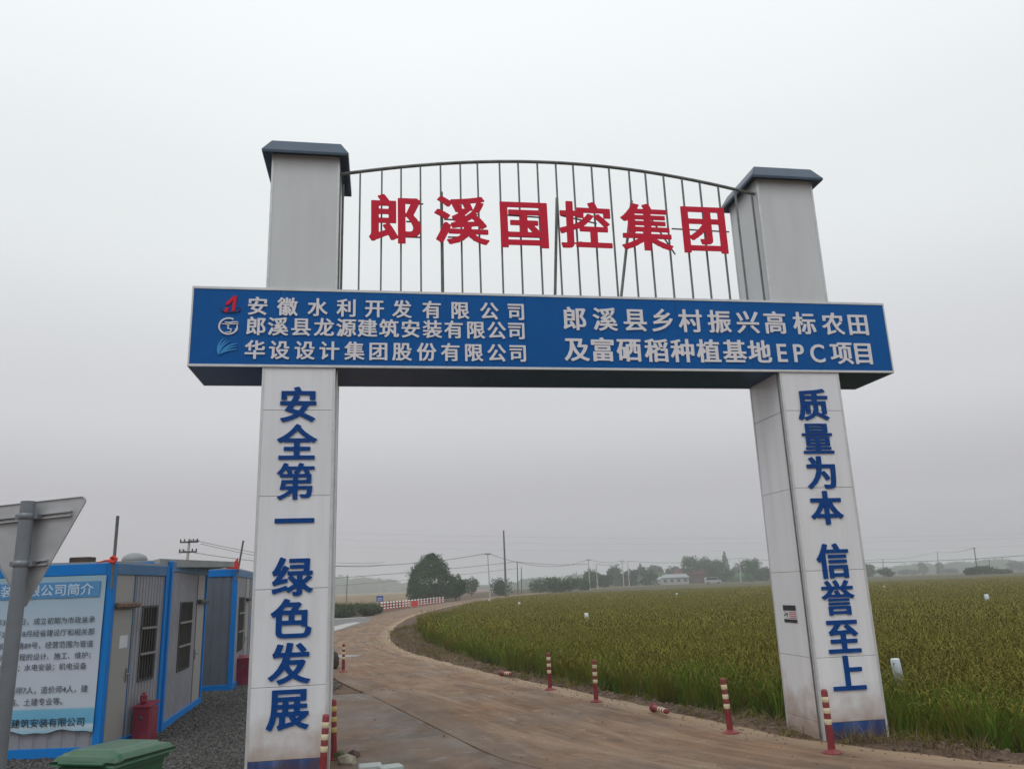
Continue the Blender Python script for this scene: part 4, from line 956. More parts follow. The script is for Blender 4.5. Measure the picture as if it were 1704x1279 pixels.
# junk on roofs
p = ap(223, 943, 14.6); v = thing('roof_vent', 'rounded grey vent cowl standing on the cabin roof', 'vent', p)
MB().lathe([(.08, -.12), (.08, .06), (.19, .08), (.22, .13), (.19, .19), (.1, .24), (0, .25)], 16).build('cowl', MT['roof'], v)
a = ap(231, 944, 15.2); b_ = ap(291, 931, 14.2)
m = MB(); m.add([(a.x-.1, a.y, a.z-.05), (b_.x, b_.y-.6, b_.z-.14), (b_.x, b_.y-.6, b_.z), (a.x-.1, a.y, a.z+.05), (a.x-.1, a.y+3, a.z), (b_.x, b_.y+3, b_.z-.05), (b_.x, b_.y+3, b_.z+.06), (a.x-.1, a.y+3, a.z+.1)], [(0, 1, 2, 3), (1, 5, 6, 2), (3, 2, 6, 7), (0, 3, 7, 4), (4, 7, 6, 5), (0, 4, 5, 1)])
tag(m.build('roof_panel', MT['roof']), 'sloping pale grey sheet raised above the cabin roofs', 'roof sheet')
p = ap(137, 937, 12.6); o = MB().box(-.16, .16, -.1, .1, 0, .1, bev=.01).build('roof_block', MT['brown'], None, (p.x, p.y, 2.686)); tag(o, 'small dark block lying on the roof of the nearest cabin', 'block')
# banner on the long wall of cabin A (faces the camera)
bY = 12.0-.012
def wl(px, py): q = ap(px, py, bY); return q.x, q.z
bl = thing('company_banner', 'large pale blue printed company banner hung on the nearest cabin wall', 'banner', (0, bY, 0))
x1, zt_ = wl(178, 956); x0 = x1-2.35; zb_ = wl(160, 1214)[1]
bm_ = bpy.data.materials.new('banner_print'); bm_.use_nodes = True; t = bm_.node_tree; N = t.nodes; L = t.links; b = N['Principled BSDF']; b.inputs['Roughness'].default_value = .5
tcn = N.new('ShaderNodeTexCoord'); s_ = N.new('ShaderNodeSeparateXYZ'); L.new(tcn.outputs['Object'], s_.inputs[0])
mr = N.new('ShaderNodeMapRange'); mr.inputs['From Min'].default_value = zb_; mr.inputs['From Max'].default_value = zt_; L.new(s_.outputs['Z'], mr.inputs['Value'])
rp = N.new('ShaderNodeValToRGB'); e = rp.color_ramp.elements; e[0].position = 0; e[0].color = (.30, .50, .62, 1); e[1].position = 1; e[1].color = (.26, .42, .52, 1)
for p_, c_ in ((.035, (.50, .62, .70)), (.05, (.13, .38, .58)), (.135, (.15, .42, .60)), (.15, (.50, .56, .64)), (.45, (.50, .55, .64)), (.8, (.36, .48, .58))): q = e.new(p_); q.color = (*c_, 1)
L.new(mr.outputs[0], rp.inputs[0]); L.new(rp.outputs[0], b.inputs['Base Color'])
# cloth sheet with slight creases
nx_, nz_ = 60, 50; m = MB(); vs_ = []
for j in range(nz_+1):
    for i in range(nx_+1):
        u = i/nx_; v2 = j/nz_; X_ = x0+(x1-x0)*u; Z_ = zb_+(zt_-zb_)*v2
        if j == 0: Z_ += .02*math.sin(u*17)+.01*math.sin(u*41)
        cr_ = .006*math.sin((u*9+v2*6)*2.1)*max(0, 1-v2*2.2)+.003*math.sin(u*23+v2*11)
        vs_.append((X_, -.012+cr_, Z_))
m.add(vs_, [(j*(nx_+1)+i, j*(nx_+1)+i+1, (j+1)*(nx_+1)+i+1, (j+1)*(nx_+1)+i) for j in range(nz_) for i in range(nx_)], 0, True); m.build('sheet', bm_, bl)
MT['titleband'] = mat('title_band', (.07, .25, .50), .5); MT['titleink'] = mat('title_ink', (.50, .62, .74), .5); MT['txt'] = mat('grey_text_ink', (.07, .08, .10), .5)
bh0, bh1 = wl(165, 992)[1], wl(165, 966)[1]; xr = wl(168, 975)[0]
MB().box(x0, xr, -.0255, -.0225, bh0, bh1).build('title_band', MT['titleband'], bl)
sz = (bh1-bh0)*.78
textline('源建筑安装有限公司简介', 0, bh0+(bh1-bh0)*.22, sz, MT['titleink'], bl, -.0265, .012, 'title', right=xr-.09, sx=1.12)
for body, pyb, pxr, s_ in (('2022年3月29日，成立初期为市政总承', 1034, 159, .100), ('成立以来多次，于2022年8月经省建设厅和相关部', 1054, 158, .100), ('公司位于郎溪县路89号，经营范围为管道', 1074, 156, .100), ('市政工程、消防工程的设计、施工、维护；', 1093, 152, .100), ('装饰工程（劳务合作）；水电安装；机电设备', 1111, 145, .100), ('公司有二级建造师7人，造价师4人，建', 1149, 147, .104), ('筑业主营为安装、土建专业等。', 1170, 105, .104)):
    q = wl(pxr, pyb); textline(body, 0, q[1], s_, MT['txt'], bl, -.022, .004, right=q[0])
q = wl(141, 1205); textline('郎溪县龙源建筑安装有限公司', 0, q[1], .125, MT['ink'], bl, -.022, .006, right=q[0], sx=1.05)
# fire boxes by the cabins
def firebox(loc, rz, w_, d_, h_, lab):
    r = thing('fire_box', lab, 'fire box', loc, rz, 'red fire equipment boxes beside the cabins')
    MB().box(-w_/2, w_/2, -d_/2, d_/2, 0, h_, bev=.006).build('body', MT['firebox'], r)
    m = MB(); m.add([(-w_/2-.02, -d_/2-.02, h_+.001), (w_/2+.02, -d_/2-.02, h_+.001), (w_/2+.02, d_/2+.01, h_+.05), (-w_/2-.02, d_/2+.01, h_+.05), (-w_/2-.02, -d_/2-.02, h_+.02), (w_/2+.02, -d_/2-.02, h_+.02), (w_/2+.02, d_/2+.01, h_+.07), (-w_/2-.02, d_/2+.01, h_+.07)], [(0, 3, 2, 1), (4, 5, 6, 7), (0, 1, 5, 4), (1, 2, 6, 5), (2, 3, 7, 6), (3, 0, 4, 7)]); m.build('lid', MT['firebox'], r)
    MB().lathe([(0, 0), (.03, 0), (.03, .006), (0, .006)], 12).build('badge', MT['darkpole'], r).matrix_local = Matrix.Translation((0, -d_/2-.001, h_*.72)) @ Matrix.Rotation(math.pi/2, 4, 'X')
    return r
firebox((-5.81, 13.02, 0), R_(0), .24, .32, .52, 'red metal fire box against the nearest cabin, red can on its lid')
firebox((-6.90, 20.75, 0), R_(12), .32, .36, .62, 'red metal fire box half hidden behind the left pillar')
ex_ = thing('fire_canister', 'small blocky red can standing on the near red fire box', 'canister', (-5.86, 13.02, .572)); ex_.rotation_euler = (0, 0, .3)
MB().box(-.05, .05, -.05, .05, 0, .13, bev=.02).build('body', MT['firebox'], ex_)
MB().lathe([(.03, .131), (.03, .15), (0, .155)], 12).build('cap', MT['redpost'], ex_)


# ================================================================ WHEELIE BIN, ROAD SIGN
def wheelie(loc, rz):
    r = thing('wheelie_bin', 'green plastic wheelie bin with a closed lid in front of the cabins', 'bin', loc, rz)
    # local: front edge towards -x, hinge and handle towards +x
    m = MB()
    def ring(x0, x1, y, z): 
        c_ = .05; return [(x0+c_, -y, z), (x1-c_, -y, z), (x1, -y+c_, z), (x1, y-c_, z), (x1-c_, y, z), (x0+c_, y, z), (x0, y-c_, z), (x0, -y+c_, z)]
    rg = [ring(-.22, .24, .20, .06), ring(-.24, .25, .215, .12), ring(-.33, .30, .27, .93), ring(-.36, .33, .295, .935), ring(-.36, .33, .295, .985), ring(-.30, .28, .25, .985), ring(-.25, .24, .2, .5)]
    fs = []
    for k in range(len(rg)-1):
        for i in range(8): fs.append((k*8+i, k*8+(i+1) % 8, (k+1)*8+(i+1) % 8, (k+1)*8+i))
    fs += [tuple(range(8))[::-1], tuple(range(48, 56))]
    m.add(sum(rg, []), fs); m.build('body', MT['bin'], r)
    # lid: rounded shell, crowned, with raised centre panel and lip
    m = MB(); nx2, ny2 = 22, 16; vs_ = []
    for i in range(nx2+1):
        for j in range(ny2+1):
            u = i/nx2*2-1; v2 = j/ny2*2-1; x = -.38+(.72)*(i/nx2); y = .315*v2
            eu = max(0, abs(u)-.86)/.14; ev = max(0, abs(v2)-.86)/.14; e2 = min(1, (eu*eu+ev*ev)**.5)
            z = 1.015+.035*(1-.25*u)*(1-.15*v2*v2) - .035*e2**3
            if abs(v2) < .66 and -.75 < u < .8: z += .022
            if u < -.75: z -= .012
            vs_.append((x, y, z))
    nn_ = len(vs_); vs_ += [(a_, b2, .972) for a_, b2, _ in vs_]
    fs = [(i*(ny2+1)+j, (i+1)*(ny2+1)+j, (i+1)*(ny2+1)+j+1, i*(ny2+1)+j+1) for i in range(nx2) for j in range(ny2)]
    per = [i*(ny2+1) for i in range(nx2+1)]+[nx2*(ny2+1)+j for j in range(1, ny2+1)]+[i*(ny2+1)+ny2 for i in range(nx2-1, -1, -1)]+[j for j in range(ny2-1, 0, -1)]
    fs += [(per[k], per[(k+1) % len(per)], per[(k+1) % len(per)]+nn_, per[k]+nn_) for k in range(len(per))]
    fs += [(i*(ny2+1)+j+nn_, i*(ny2+1)+j+1+nn_, (i+1)*(ny2+1)+j+1+nn_, (i+1)*(ny2+1)+j+nn_) for i in range(nx2) for j in range(ny2)]
    m.add(vs_, fs, 0, True); lid = m.build('lid', MT['bin'], r)
    m = MB(); m.box(-.41, -.37, -.22, .22, .985, 1.01, bev=.008); m.build('lid_grip', MT['bin'], lid)
    m = MB(); m.tube([(.31, -.2, .95), (.355, -.2, .965), (.365, -.19, .968), (.365, .19, .968), (.355, .2, .965), (.31, .2, .95)], .014, 8); m.build('handle', MT['bin'], r)
    for s in (-1, 1):
        m = MB(); m.tube([(.24, s*.27, .1), (.24, s*.32, .1)], .1, 18); m.build('wheel', MT['tyre'], r)
    return r
wheelie((-3.13, 6.57, 0), R_(76)).scale = (.93, .9, .97)
sg = thing('road_sign', 'back of a triangular road sign on a grey pole at the left edge', 'road sign', (-3.075, 5.0, 0), R_(0))
MB().tube([(0, 0, 0), (0, 0, 2.73)], .043, 20).build('pole', MT['pole'], sg)
def rtri(tips, rad, n=6):
    out = []
    for i in range(3):
        p = Vector(tips[i]); a_ = (Vector(tips[i-1])-p).normalized(); b2 = (Vector(tips[(i+1) % 3])-p).normalized()
        bis = (a_+b2).normalized(); half = a_.angle(b2)/2; ctr = p+bis*(rad/math.sin(half)); s0 = p+a_*(rad/math.tan(half))-ctr; s1 = p+b2*(rad/math.tan(half))-ctr
        for k in range(n+1):
            v_ = s0.lerp(s1, k/n).normalized()*rad; out.append((ctr.x+v_.x, ctr.y+v_.y))
    return out
tri = rtri([(.345, 2.762), (-.405, 2.705), (.0, 2.055)], .028)
m = MB(); m.prism(tri, -.004+.075, .0+.075); pl_ = m.build('plate', MT['signal'], sg)
# folded rim
m = MB(); rimo = [(x, z) for x, z in tri]; cxm, czm = .01, 2.5
for i in range(len(tri)):
    a_, b2 = tri[i], tri[(i+1) % len(tri)]; k = .985
    ai = (cxm+(a_[0]-cxm)*k, czm+(a_[1]-czm)*k); bi = (cxm+(b2[0]-cxm)*k, czm+(b2[1]-czm)*k)
    q = [a_, b2, bi, ai]; m.add([(x, .062, z) for x, z in q]+[(x, .0705, z) for x, z in q], [(0, 1, 2, 3), (0, 4, 5, 1), (2, 6, 7, 3), (1, 5, 6, 2)])
m.build('rim', MT['signal'], pl_)
for (xa, xb3, z_) in ((-.30, .245, 2.635), (-.09, .125, 2.345)):
    m = MB(); sl_ = .075
    for dz in (-.013, .013): m.add([(xa, .048, z_+dz-.004+xa*sl_), (xb3, .048, z_+dz-.004+xb3*sl_), (xb3, .048, z_+dz+.004+xb3*sl_), (xa, .048, z_+dz+.004+xa*sl_)]+[(xa, .0705, z_+dz-.004+xa*sl_), (xb3, .0705, z_+dz-.004+xb3*sl_), (xb3, .0705, z_+dz+.004+xb3*sl_), (xa, .0705, z_+dz+.004+xa*sl_)], [(0, 1, 2, 3), (0, 4, 5, 1), (3, 2, 6, 7), (0, 3, 7, 4), (1, 5, 6, 2)])
    m.build('mounting_rail', MT['signal'], pl_)
    m = MB(); m.lathe([(.0445, z_-.02), (.0475, z_-.018), (.0475, z_+.018), (.0445, z_+.02)], 20); m.box(-.07, -.043, -.006, .05, z_-.015, z_+.015); m.box(.043, .07, -.006, .05, z_-.015, z_+.015); m.build('clamp', MT['pole'], sg)

# ================================================================ SMALL THINGS ON THE GROUND
p = gp(549, 1112); o = MB().lathe([(0, 0), (.26, .0), (.31, .1), (.31, .3), (.25, .44), (.12, .5), (0, .51)], 14).build('boulder', MT['brown'], None, (p.x-.05, p.y, 0)); tag(o, 'dark brown rounded boulder beside the bollard past the left pillar', 'boulder')
rs_ = random.Random(3)
for k, (px_, py_, s_, lab) in enumerate([(566, 1262, .16, 'mossy stone right beside the two bollards at the left pillar'), (576, 1270, .2, 'pale tan stone between the mossy stone and the reddish rock'), (588, 1258, .15, 'reddish dark rock at the foot of the apron, behind the pale slabs')]):
    q = gp(px_, py_); mt_ = mat('stone_%d' % k, [(.07, .085, .035), (.30, .27, .2), (.10, .065, .06)][k], .9, var=.3, vscale=12, bump=.01, bscale=30)
    me_ = stone_mesh('stone', 50+k, s_*.7).mesh('stone', mt_); o = bpy.data.objects.new('stone', me_); link(o); o.location = (q.x, q.y, .0); o.scale = (1, 1, 1.25); tag(o, lab, 'stone')
for k, (px_, py_, lab) in enumerate([(616, 1281, 'pale grey green slab lying at the bottom edge of the photo'), (650, 1283, 'second pale slab just right of the other at the bottom edge')]):
    q = gp(px_, py_); o = MB().box(-.14, .14, -.10, .10, 0, .07, bev=.012).build('concrete_slab', MT['slab'], None, (q.x, q.y, .0), .25+.2*k); tag(o, lab, 'slab')
tubes = [(7.2, 16.1, .80, .09, 'large white plastic tube standing in rice right of the right pillar'), (3.7, 45.5, .75, .12, 'white tube in the rice between the pillars, nearest of that group'), (-.1, 84.9, .75, .14, 'white tube far in the rice below the tall dark pole'), (20.5, 106.9, .8, .15, 'tiny white tube far in the rice left of the right pillar'), (28.8, 50.7, .85, .13, 'white tube with a bent top at the right side of the field'), (-4.1, 112.3, .8, .13, 'white tube at the foot of the pale pole by the road'), (49.3, 110.8, .75, .15, 'tiny white tube far right of the right pillar')]
for (x, y, h_, r_2, lab) in tubes:
    h_ += (.0 if y < 20 else .12); tt = thing('marker_tube', lab, 'marker tube', (x, y, -.42), 0, 'white marker tubes standing in the rice')
    MB().lathe([(0, h_*.5), (r_2*1.12, h_*.5), (r_2*.92, h_+.12), (r_2*.8, h_+.15), (0, h_+.15)], 18).build('tube', MT['tube'], tt)
    MB().lathe([(r_2*1.1, h_*.5+.0), (r_2*1.28, h_*.5+.01), (r_2*1.1, h_*.5+.03)], 18).build('collar', MT['tube'], tt)
    MB().tube([(0, 0, -.1), (0, 0, h_*.55)], .012, 6).build('stake', MT['darkpole'], tt)
    tt.rotation_euler = (random.uniform(-.05, .05), random.uniform(-.08, .05), 0)

# ================================================================ TREES AND SHRUBS
_tm = {}
def crown_mesh(lobes, nleaf, leaf, seed, material, name='crown', droop=0.):
    r = np.random.default_rng(seed); vol = np.array([l[3]*l[4]*l[5] for l in lobes])**.67; vol /= vol.sum()
    vs_ = []; fs = []
    n = 0
    for li, l in enumerate(lobes):
        k = int(nleaf*vol[li])
        d = r.normal(size=(k, 3)); d /= np.linalg.norm(d, axis=1)[:, None]
        rad = r.uniform(.45, 1.0, k)**.45
        bump = 1+.22*np.sin(d[:, 0]*6+seed)*np.cos(d[:, 2]*7+li)+.16*np.sin(d[:, 1]*9+li+d[:, 2]*5)+r.normal(size=k)*.05
        P = np.array(l[:3])+d*np.array(l[3:6])*(rad*bump)[:, None]
        nrm = d+r.normal(size=(k, 3))*.75; nrm /= np.linalg.norm(nrm, axis=1)[:, None]
        a = np.cross(nrm, r.normal(size=(k, 3))); a /= np.linalg.norm(a, axis=1)[:, None]; b_ = np.cross(nrm, a)
        s1 = leaf*r.uniform(.5, 1.3, k)[:, None]; s2 = s1*r.uniform(.5, .9, k)[:, None]
        Q = np.stack([P-a*s1, P+b_*s2*.8-a*s1*.1, P+a*s1, P-b_*s2*.8+a*s1*.1], 1).reshape(-1, 3)
        vs_.append(Q); m_ = np.arange(k)*4+n; fs.append(np.stack([m_, m_+1, m_+2, m_+3], 1)); n += 4*k
    V_ = np.concatenate(vs_); F_ = np.concatenate(fs); me = bpy.data.meshes.new(name); me.from_pydata(V_.tolist(), [], F_.tolist()); me.materials.append(material); return me
def trunk_mesh(h, r0, lobes, name='trunk', seed=0):
    rr = random.Random(seed); m = MB(); top = h*.55
    m.tube([(0, 0, -.3), (0.02*h, 0, top*.5), (0, .01*h, top), (.0, 0, h*.85)], [r0*1.2, r0, r0*.7, r0*.2], 8)
    for l in lobes[:6]:
        m.tube([(0, 0, top*rr.uniform(.5, .95)), (l[0]*.5, l[1]*.5, l[2]*.75), (l[0]*.95, l[1]*.95, l[2])], [r0*.5, r0*.3, r0*.08], 6)
    return m.mesh(name, MT['bark'])
def lobes_round(h, w_, n, seed, base=.12):
    r = random.Random(seed); L_ = [(0, 0, h*.55, w_*.36, w_*.34, h*.40)]
    for i in range(n):
        a_ = 6.283*i/n+r.uniform(-.4, .4); d_ = w_*r.uniform(.22, .34); z = h*r.uniform(base+.18, .80); s = r.uniform(.15, .26)
        L_.append((d_*math.cos(a_), d_*math.sin(a_), z, w_*s, w_*s, h*s*.8))
    return L_
def tree(loc, h, w_, nleaf, leaf, mt_, label, seed, cat='tree', group=None, lobes=None, n=9):
    r = thing('tree' if cat == 'tree' else cat, label, cat, loc, 0, group)
    lb = lobes or lobes_round(h, w_, n, seed)
    o = bpy.data.objects.new('trunk', trunk_mesh(h, max(.06, h*.025), lb, seed=seed)); link(o, r)
    o = bpy.data.objects.new('crown', crown_mesh(lb, nleaf, leaf, seed, MT[mt_])); link(o, r); return r
def hz(x, y): return float(height(np.array([x]), np.array([y]))[0])
# main tree left of centre: D from its foot
q = gp(716, 1001); Dm = q.y
s1 = Dm/1318.
T = lambda px, py: ((px-716)*s1*1.0, (1001-py)*s1)
lb = []
for (px, py, rx, rz) in [(714, 968, 31, 27), (717, 946, 22, 19), (716, 931, 9, 7), (733, 950, 14, 14), (744, 968, 13, 15), (698, 955, 12, 16), (690, 975, 11, 18), (706, 985, 22, 14), (735, 985, 15, 12), (727, 938, 9, 8), (708, 940, 8, 8), (688, 988, 10, 11), (748, 985, 12, 13)]:
    X_, Z_ = T(px, py); lb.append((X_, random.uniform(-1, 1), Z_, rx*s1, rx*s1*.9, rz*s1))
for k in range(30):
    a_ = random.uniform(-.4, 3.54); X_, Z_ = T(716+random.uniform(.85, 1.02)*33*math.cos(a_)*(1-.30*max(0, math.sin(a_))), 972-random.uniform(.88, 1.02)*45*max(-.2, math.sin(a_))*(1-.1*abs(math.cos(a_)))); r_5 = random.uniform(3, 6.)*s1
    lb.append((X_, random.uniform(-1.5, 1.5), Z_, r_5, r_5, r_5*.85))
tree((q.x, q.y, -.1), 74*s1, 60*s1, 26000, .15, 'leaf_dark', 'large dense dark green tree left of centre beside the road', 11, lobes=lb)
q = gp(762, 999); s2 = q.y/1318.
tree((q.x-.4, q.y, -.1), 42*s2, 36*s2, 6500, .18, 'leaf_dark', 'smaller dark tree right behind the large tree by the road', 12, n=7)
q = gp(784, 993); s2 = q.y/1318.
tree((q.x, q.y, .0), 32*s2, 25*s2, 2600, .20, 'leaf_pale', 'pale green sapling right of the dark trees by the road', 13, n=6)
def far_tree(px, py_top, w_px, D_, mt_, label, seed, kind='round', base=None):
    a_ = ap(px, py_top, D_); zg = hz(a_.x, a_.y); h_ = a_.z-zg; w_ = w_px*D_/1318.
    lf = max(.22, D_*.0011); n_l = int(min(7000, 1400+w_*h_*26/(lf*4)))
    if kind == 'poplar': lb_ = [(0, 0, h_*(.15+.11*i), w_*.5*(1-(i/8)**1.6)+.15, w_*.5*(1-(i/8)**1.6)+.15, h_*.12) for i in range(8)]
    elif kind == 'bush': lb_ = [(random.uniform(-.4, .4)*w_, 0, h_*random.uniform(.3, .6), w_*.22, w_*.2, h_*.4) for i in range(6)]+[(0, 0, h_*.45, w_*.45, w_*.3, h_*.42)]
    else: lb_ = lobes_round(h_, w_, 8, seed, -.1)
    return tree((a_.x, a_.y, zg), h_, w_, n_l, lf, mt_, label, seed, 'tree' if kind != 'bush' else 'shrub', 'trees and bushes beyond the rice field', lb_)
FT = [(836, 958, 33, 200, 'leaf_dark', 'round dark bush at the foot of the tall pole', 'bush'),
 (903, 958, 42, 225, 'leaf_dark', 'left clump of the low dark hedge right of the tall pole', 'bush'), (932, 957, 42, 228, 'leaf_dark', 'right clump of the low dark hedge right of the tall pole', 'bush'),
 (965, 958, 24, 250, 'leaf_dark', 'dark bush just left of the pale twin poles', 'bush'), (984, 945, 26, 300, 'leaf_dark', 'dark tree behind the left pale pole', 'round'), (1004, 955, 30, 300, 'leaf_mid', 'mid green bush right of the twin pale poles', 'round'),
 (1022, 938, 26, 380, 'leaf_mid', 'hazy tree left of the second pair of poles', 'round'), (1045, 946, 30, 340, 'leaf_mid', 'broad green tree behind the second pair of poles', 'round'), (1065, 938, 14, 430, 'leaf_mid', 'narrow hazy tree right of the second pair of poles', 'round'),
 (1079, 944, 28, 340, 'leaf_mid', 'round green tree left of the white house', 'round'), (1092, 940, 24, 480, 'leaf_mid', 'faint tree above the white house, left', 'round'), (1118, 940, 24, 480, 'leaf_mid', 'faint tree just left of the maroon roof', 'round'),
 (1147, 923, 40, 400, 'leaf_dark', 'tall dark tree above the left end of the maroon roof', 'round'), (1168, 925, 40, 410, 'leaf_dark', 'dark tree above the middle of the maroon roof', 'round'), (1190, 931, 40, 390, 'leaf_dark', 'dark tree above the right end of the maroon roof', 'round'),
 (1205, 918, 13, 520, 'leaf_pale', 'tall pointed poplar standing above the village trees', 'poplar'), (1208, 945, 26, 370, 'leaf_dark', 'low dark tree right of the white van', 'round'), (1228, 936, 20, 500, 'leaf_mid', 'faint tree behind the lone pole near the right pillar', 'round'),
 (1250, 927, 34, 360, 'leaf_dark', 'dark round tree left of the right pillar', 'round'), (1272, 942, 26, 380, 'leaf_dark', 'dark tree half hidden by the right pillar', 'round'),
 (1440, 938, 26, 420, 'leaf_mid', 'hazy tree just right of the right pillar', 'round'), (1472, 944, 22, 330, 'leaf_dark', 'small round tree at the foot of a pole right of the right pillar', 'round'),
 (1510, 947, 26, 600, 'leaf_mid', 'left of the faint trees in the middle of the right horizon', 'round'), (1534, 935, 14, 620, 'leaf_mid', 'taller faint tree in the middle of the right horizon', 'round'), (1562, 935, 12, 620, 'leaf_mid', 'narrow faint tree behind the thin far pole', 'round'), (1580, 945, 26, 600, 'leaf_mid', 'low faint tree left of the bushes by the leaning pole', 'round'),
 (1618, 942, 26, 260, 'leaf_mid', 'bushes at the foot of the leaning pole', 'bush'), (1640, 940, 30, 265, 'leaf_mid', 'taller bushes right of the leaning pole', 'bush'), (1662, 946, 30, 270, 'leaf_mid', 'low bushes at the right end of the leaning pole clump', 'bush'), (1690, 932, 30, 620, 'leaf_mid', 'faint tree at the right edge of the photo', 'round')]
for k, (px, pt_, wp, D_, mt_, lab, kd) in enumerate(FT): far_tree(px, pt_, wp*1.15, D_, mt_, lab, 100+k, kd)
# low roadside shrubs at left
for k, (px, pb, pt_, wp, lab) in enumerate([(560, 1026, 998, 34, 'leftmost dark shrub beyond the standing water'), (582, 1027, 994, 34, 'dark shrub beyond the standing water, second from the pillar'), (604, 1024, 998, 30, 'dark green shrub behind the water near the road bend'), (622, 1020, 1001, 22, 'last low shrub left of the banded posts'), (540, 1026, 996, 30, 'dark shrub partly hidden by the left pillar')]):
    q = gp(px, pb); s2 = q.y/1318.; h_ = (pb-pt_)*s2*.75; w_ = wp*s2*1.4
    lb_ = [(random.uniform(-.35, .35)*w_, random.uniform(-.3, .3)*w_, h_*random.uniform(.25, .6), w_*.28, w_*.28, h_*.38) for i in range(7)]
    tree((q.x, q.y, -.05), h_, w_, 3500, .09, 'shrubleaf', lab, 200+k, 'shrub', 'low shrubs on the bank left of the road', lb_)
# far wood as one hazy mass along the horizon
def wood(name, x0, x1, y, h0, h1, seed, label, mt_='leaf_mid', leaf=1.3, nl=14000):
    """a belt of crowns: solid rounded humps carrying leaf clumps all over"""
    r = random.Random(seed); m = MB(); lb_ = []; x = x0
    while x < x1:
        w_ = r.uniform(10, 26); e_ = min(1, (x-x0)/120+.25, (x1-x)/120+.25); h_ = r.uniform(h0, h1)*e_; yy = y+r.uniform(-15, 15)
        lb_.append((x, yy, h_*.5, w_*.75, w_*.4, h_*.5))
        prof = [(w_*.62, -2), (w_*.70, h_*.35), (w_*.62, h_*.65), (w_*.38, h_*.88), (0, h_*.93)]
        n0 = len(m.v); m.lathe(prof, 10, c=(x, yy)); x += w_*.5
    o = m.build(name, MT[mt_]); o.location = (0, 0, 1); tag(o, label, kind='stuff')
    me = crown_mesh(lb_, nl, leaf, seed, MT[mt_], name)
    # one object: append the leaf clumps
    va = [tuple(v.co) for v in me.vertices]; fa = [tuple(p.vertices) for p in me.polygons]; bpy.data.meshes.remove(me)
    m.add(va, fa); o.data = m.mesh(name, MT[mt_]); return o
wood('far_wood', -620, -90, 950, 13, 22, 5, 'hazy wooded rise on the left horizon beyond the stubble')
wood('far_wood', -60, 330, 850, 7, 13, 6, 'hazy belt of trees behind the village')
wood('far_wood', 330, 900, 900, 8, 14, 7, 'hazy belt of trees along the right horizon')
wood('village_trees', 20, 175, 440, 5, 10, 8, 'dense dark thicket between the poles and houses of the village', 'leaf_dark', .7, 9000)

# ================================================================ VILLAGE
def house(px, pyb, D_, w_, d_, hw, hr, roofm, wallm, lab, nwin=5):
    a_ = ap(px, pyb, D_); zg = hz(a_.x, a_.y); r = thing('house', lab, 'house', (a_.x, a_.y, zg), R_(-8))
    MB().box(-w_/2, w_/2, 0, d_, -.3, hw).build('wall', wallm, r)
    m = MB(); o_ = .5; m.add([(-w_/2-o_, -o_, hw+.01), (w_/2+o_, -o_, hw+.01), (w_/2+o_, d_+o_, hw+.01), (-w_/2-o_, d_+o_, hw+.01), (-w_/2+1, d_/2, hw+hr), (w_/2-1, d_/2, hw+hr)], [(0, 3, 2, 1), (0, 1, 5, 4), (2, 3, 4, 5), (1, 2, 5), (3, 0, 4)]); m.build('roof', roofm, r)
    for i in range(nwin):
        x = -w_/2+w_*(i+.5)/nwin; f = MB().box(x-.7, x+.7, -.05, -.004, .9, 2.3).build('window', MT['darkpole'], r)
    return r
house(1160, 966, 395, 21, 9, 4.4, 3.0, MT['brick'], MT['brick'], 'long maroon roofed house under dark village trees', 5)
house(1124, 967, 370, 12, 7, 2.9, 1.6, MT['roof'], MT['housewall'], 'low white house left of the maroon roof', 4)
house(1098, 968, 385, 8, 6, 2.4, 1.2, MT['roof'], MT['housewall'], 'small pale shed left of the white house', 2)
a_ = ap(1186, 964, 300); zg = hz(a_.x, a_.y)
van = thing('white_van', 'white van parked in front of the maroon roofed house', 'van', (a_.x, a_.y, zg))
m = MB(); m.prism([(-2.9, .35), (2.9, .35), (2.9, 1.1), (2.1, 1.35), (1.2, 2.2), (-2.6, 2.25), (-2.9, 1.9)], -.9, .9); m.build('body', MT['vanpaint'], van)
m = MB(); m.prism([(1.2, 1.35), (1.9, 1.35), (1.15, 2.05), (-2.3, 2.1), (-2.5, 1.35)], -.92, -.903); m.build('window', MT['glass'], van)
for x in (-1.9, 1.9):
    for y in (-.92, .78): MB().tube([(x, y, .35), (x, y+.14, .35)], .35, 14).build('wheel', MT['tyre'], van)

# ================================================================ POLES AND WIRES
tops = {}
def pole(key, px_t, py_t, px_b, D_, mt_, label, r0=.14, arm=None, arms=1, lean=True):
    t_ = ap(px_t, py_t, D_); b_ = ap(px_b, 985, D_); zg = hz(b_.x, D_); 
    # foot on the line from the top through the seen lower point
    k = (t_.z-zg)/max(.1, (t_.z-b_.z)); bx = t_.x+(b_.x-t_.x)*k if abs(px_t-px_b) > 0 else t_.x
    r = thing('utility_pole', label, 'utility pole', (bx, D_, zg-.1), 0, 'utility poles across the farmland')
    T_ = Vector((t_.x-bx, 0, t_.z-zg+.1))
    MB().tube([(0, 0, 0), tuple(T_)], [r0, r0*.65], 8).build('shaft', MT[mt_], r)
    if arm:
        for i in range(arms):
            z = T_.z-.25-i*.75; x = T_.x*(z/T_.z)
            ar = MB().box(x-arm/2, x+arm/2, -.12, -.0, z-.06, z+.06).build('crossarm', MT['darkpole'], r)
            for s in (-.95, -.5, .5, .95): MB().lathe([(0, z+.06), (.07, z+.06), (.04, z+.16), (.08, z+.2), (0, z+.26)], 8, c=(x+s*arm/2, -.06)).build('insulator', MT['darkpole'], ar)
    tops[key] = Vector((t_.x, D_, t_.z)); return r
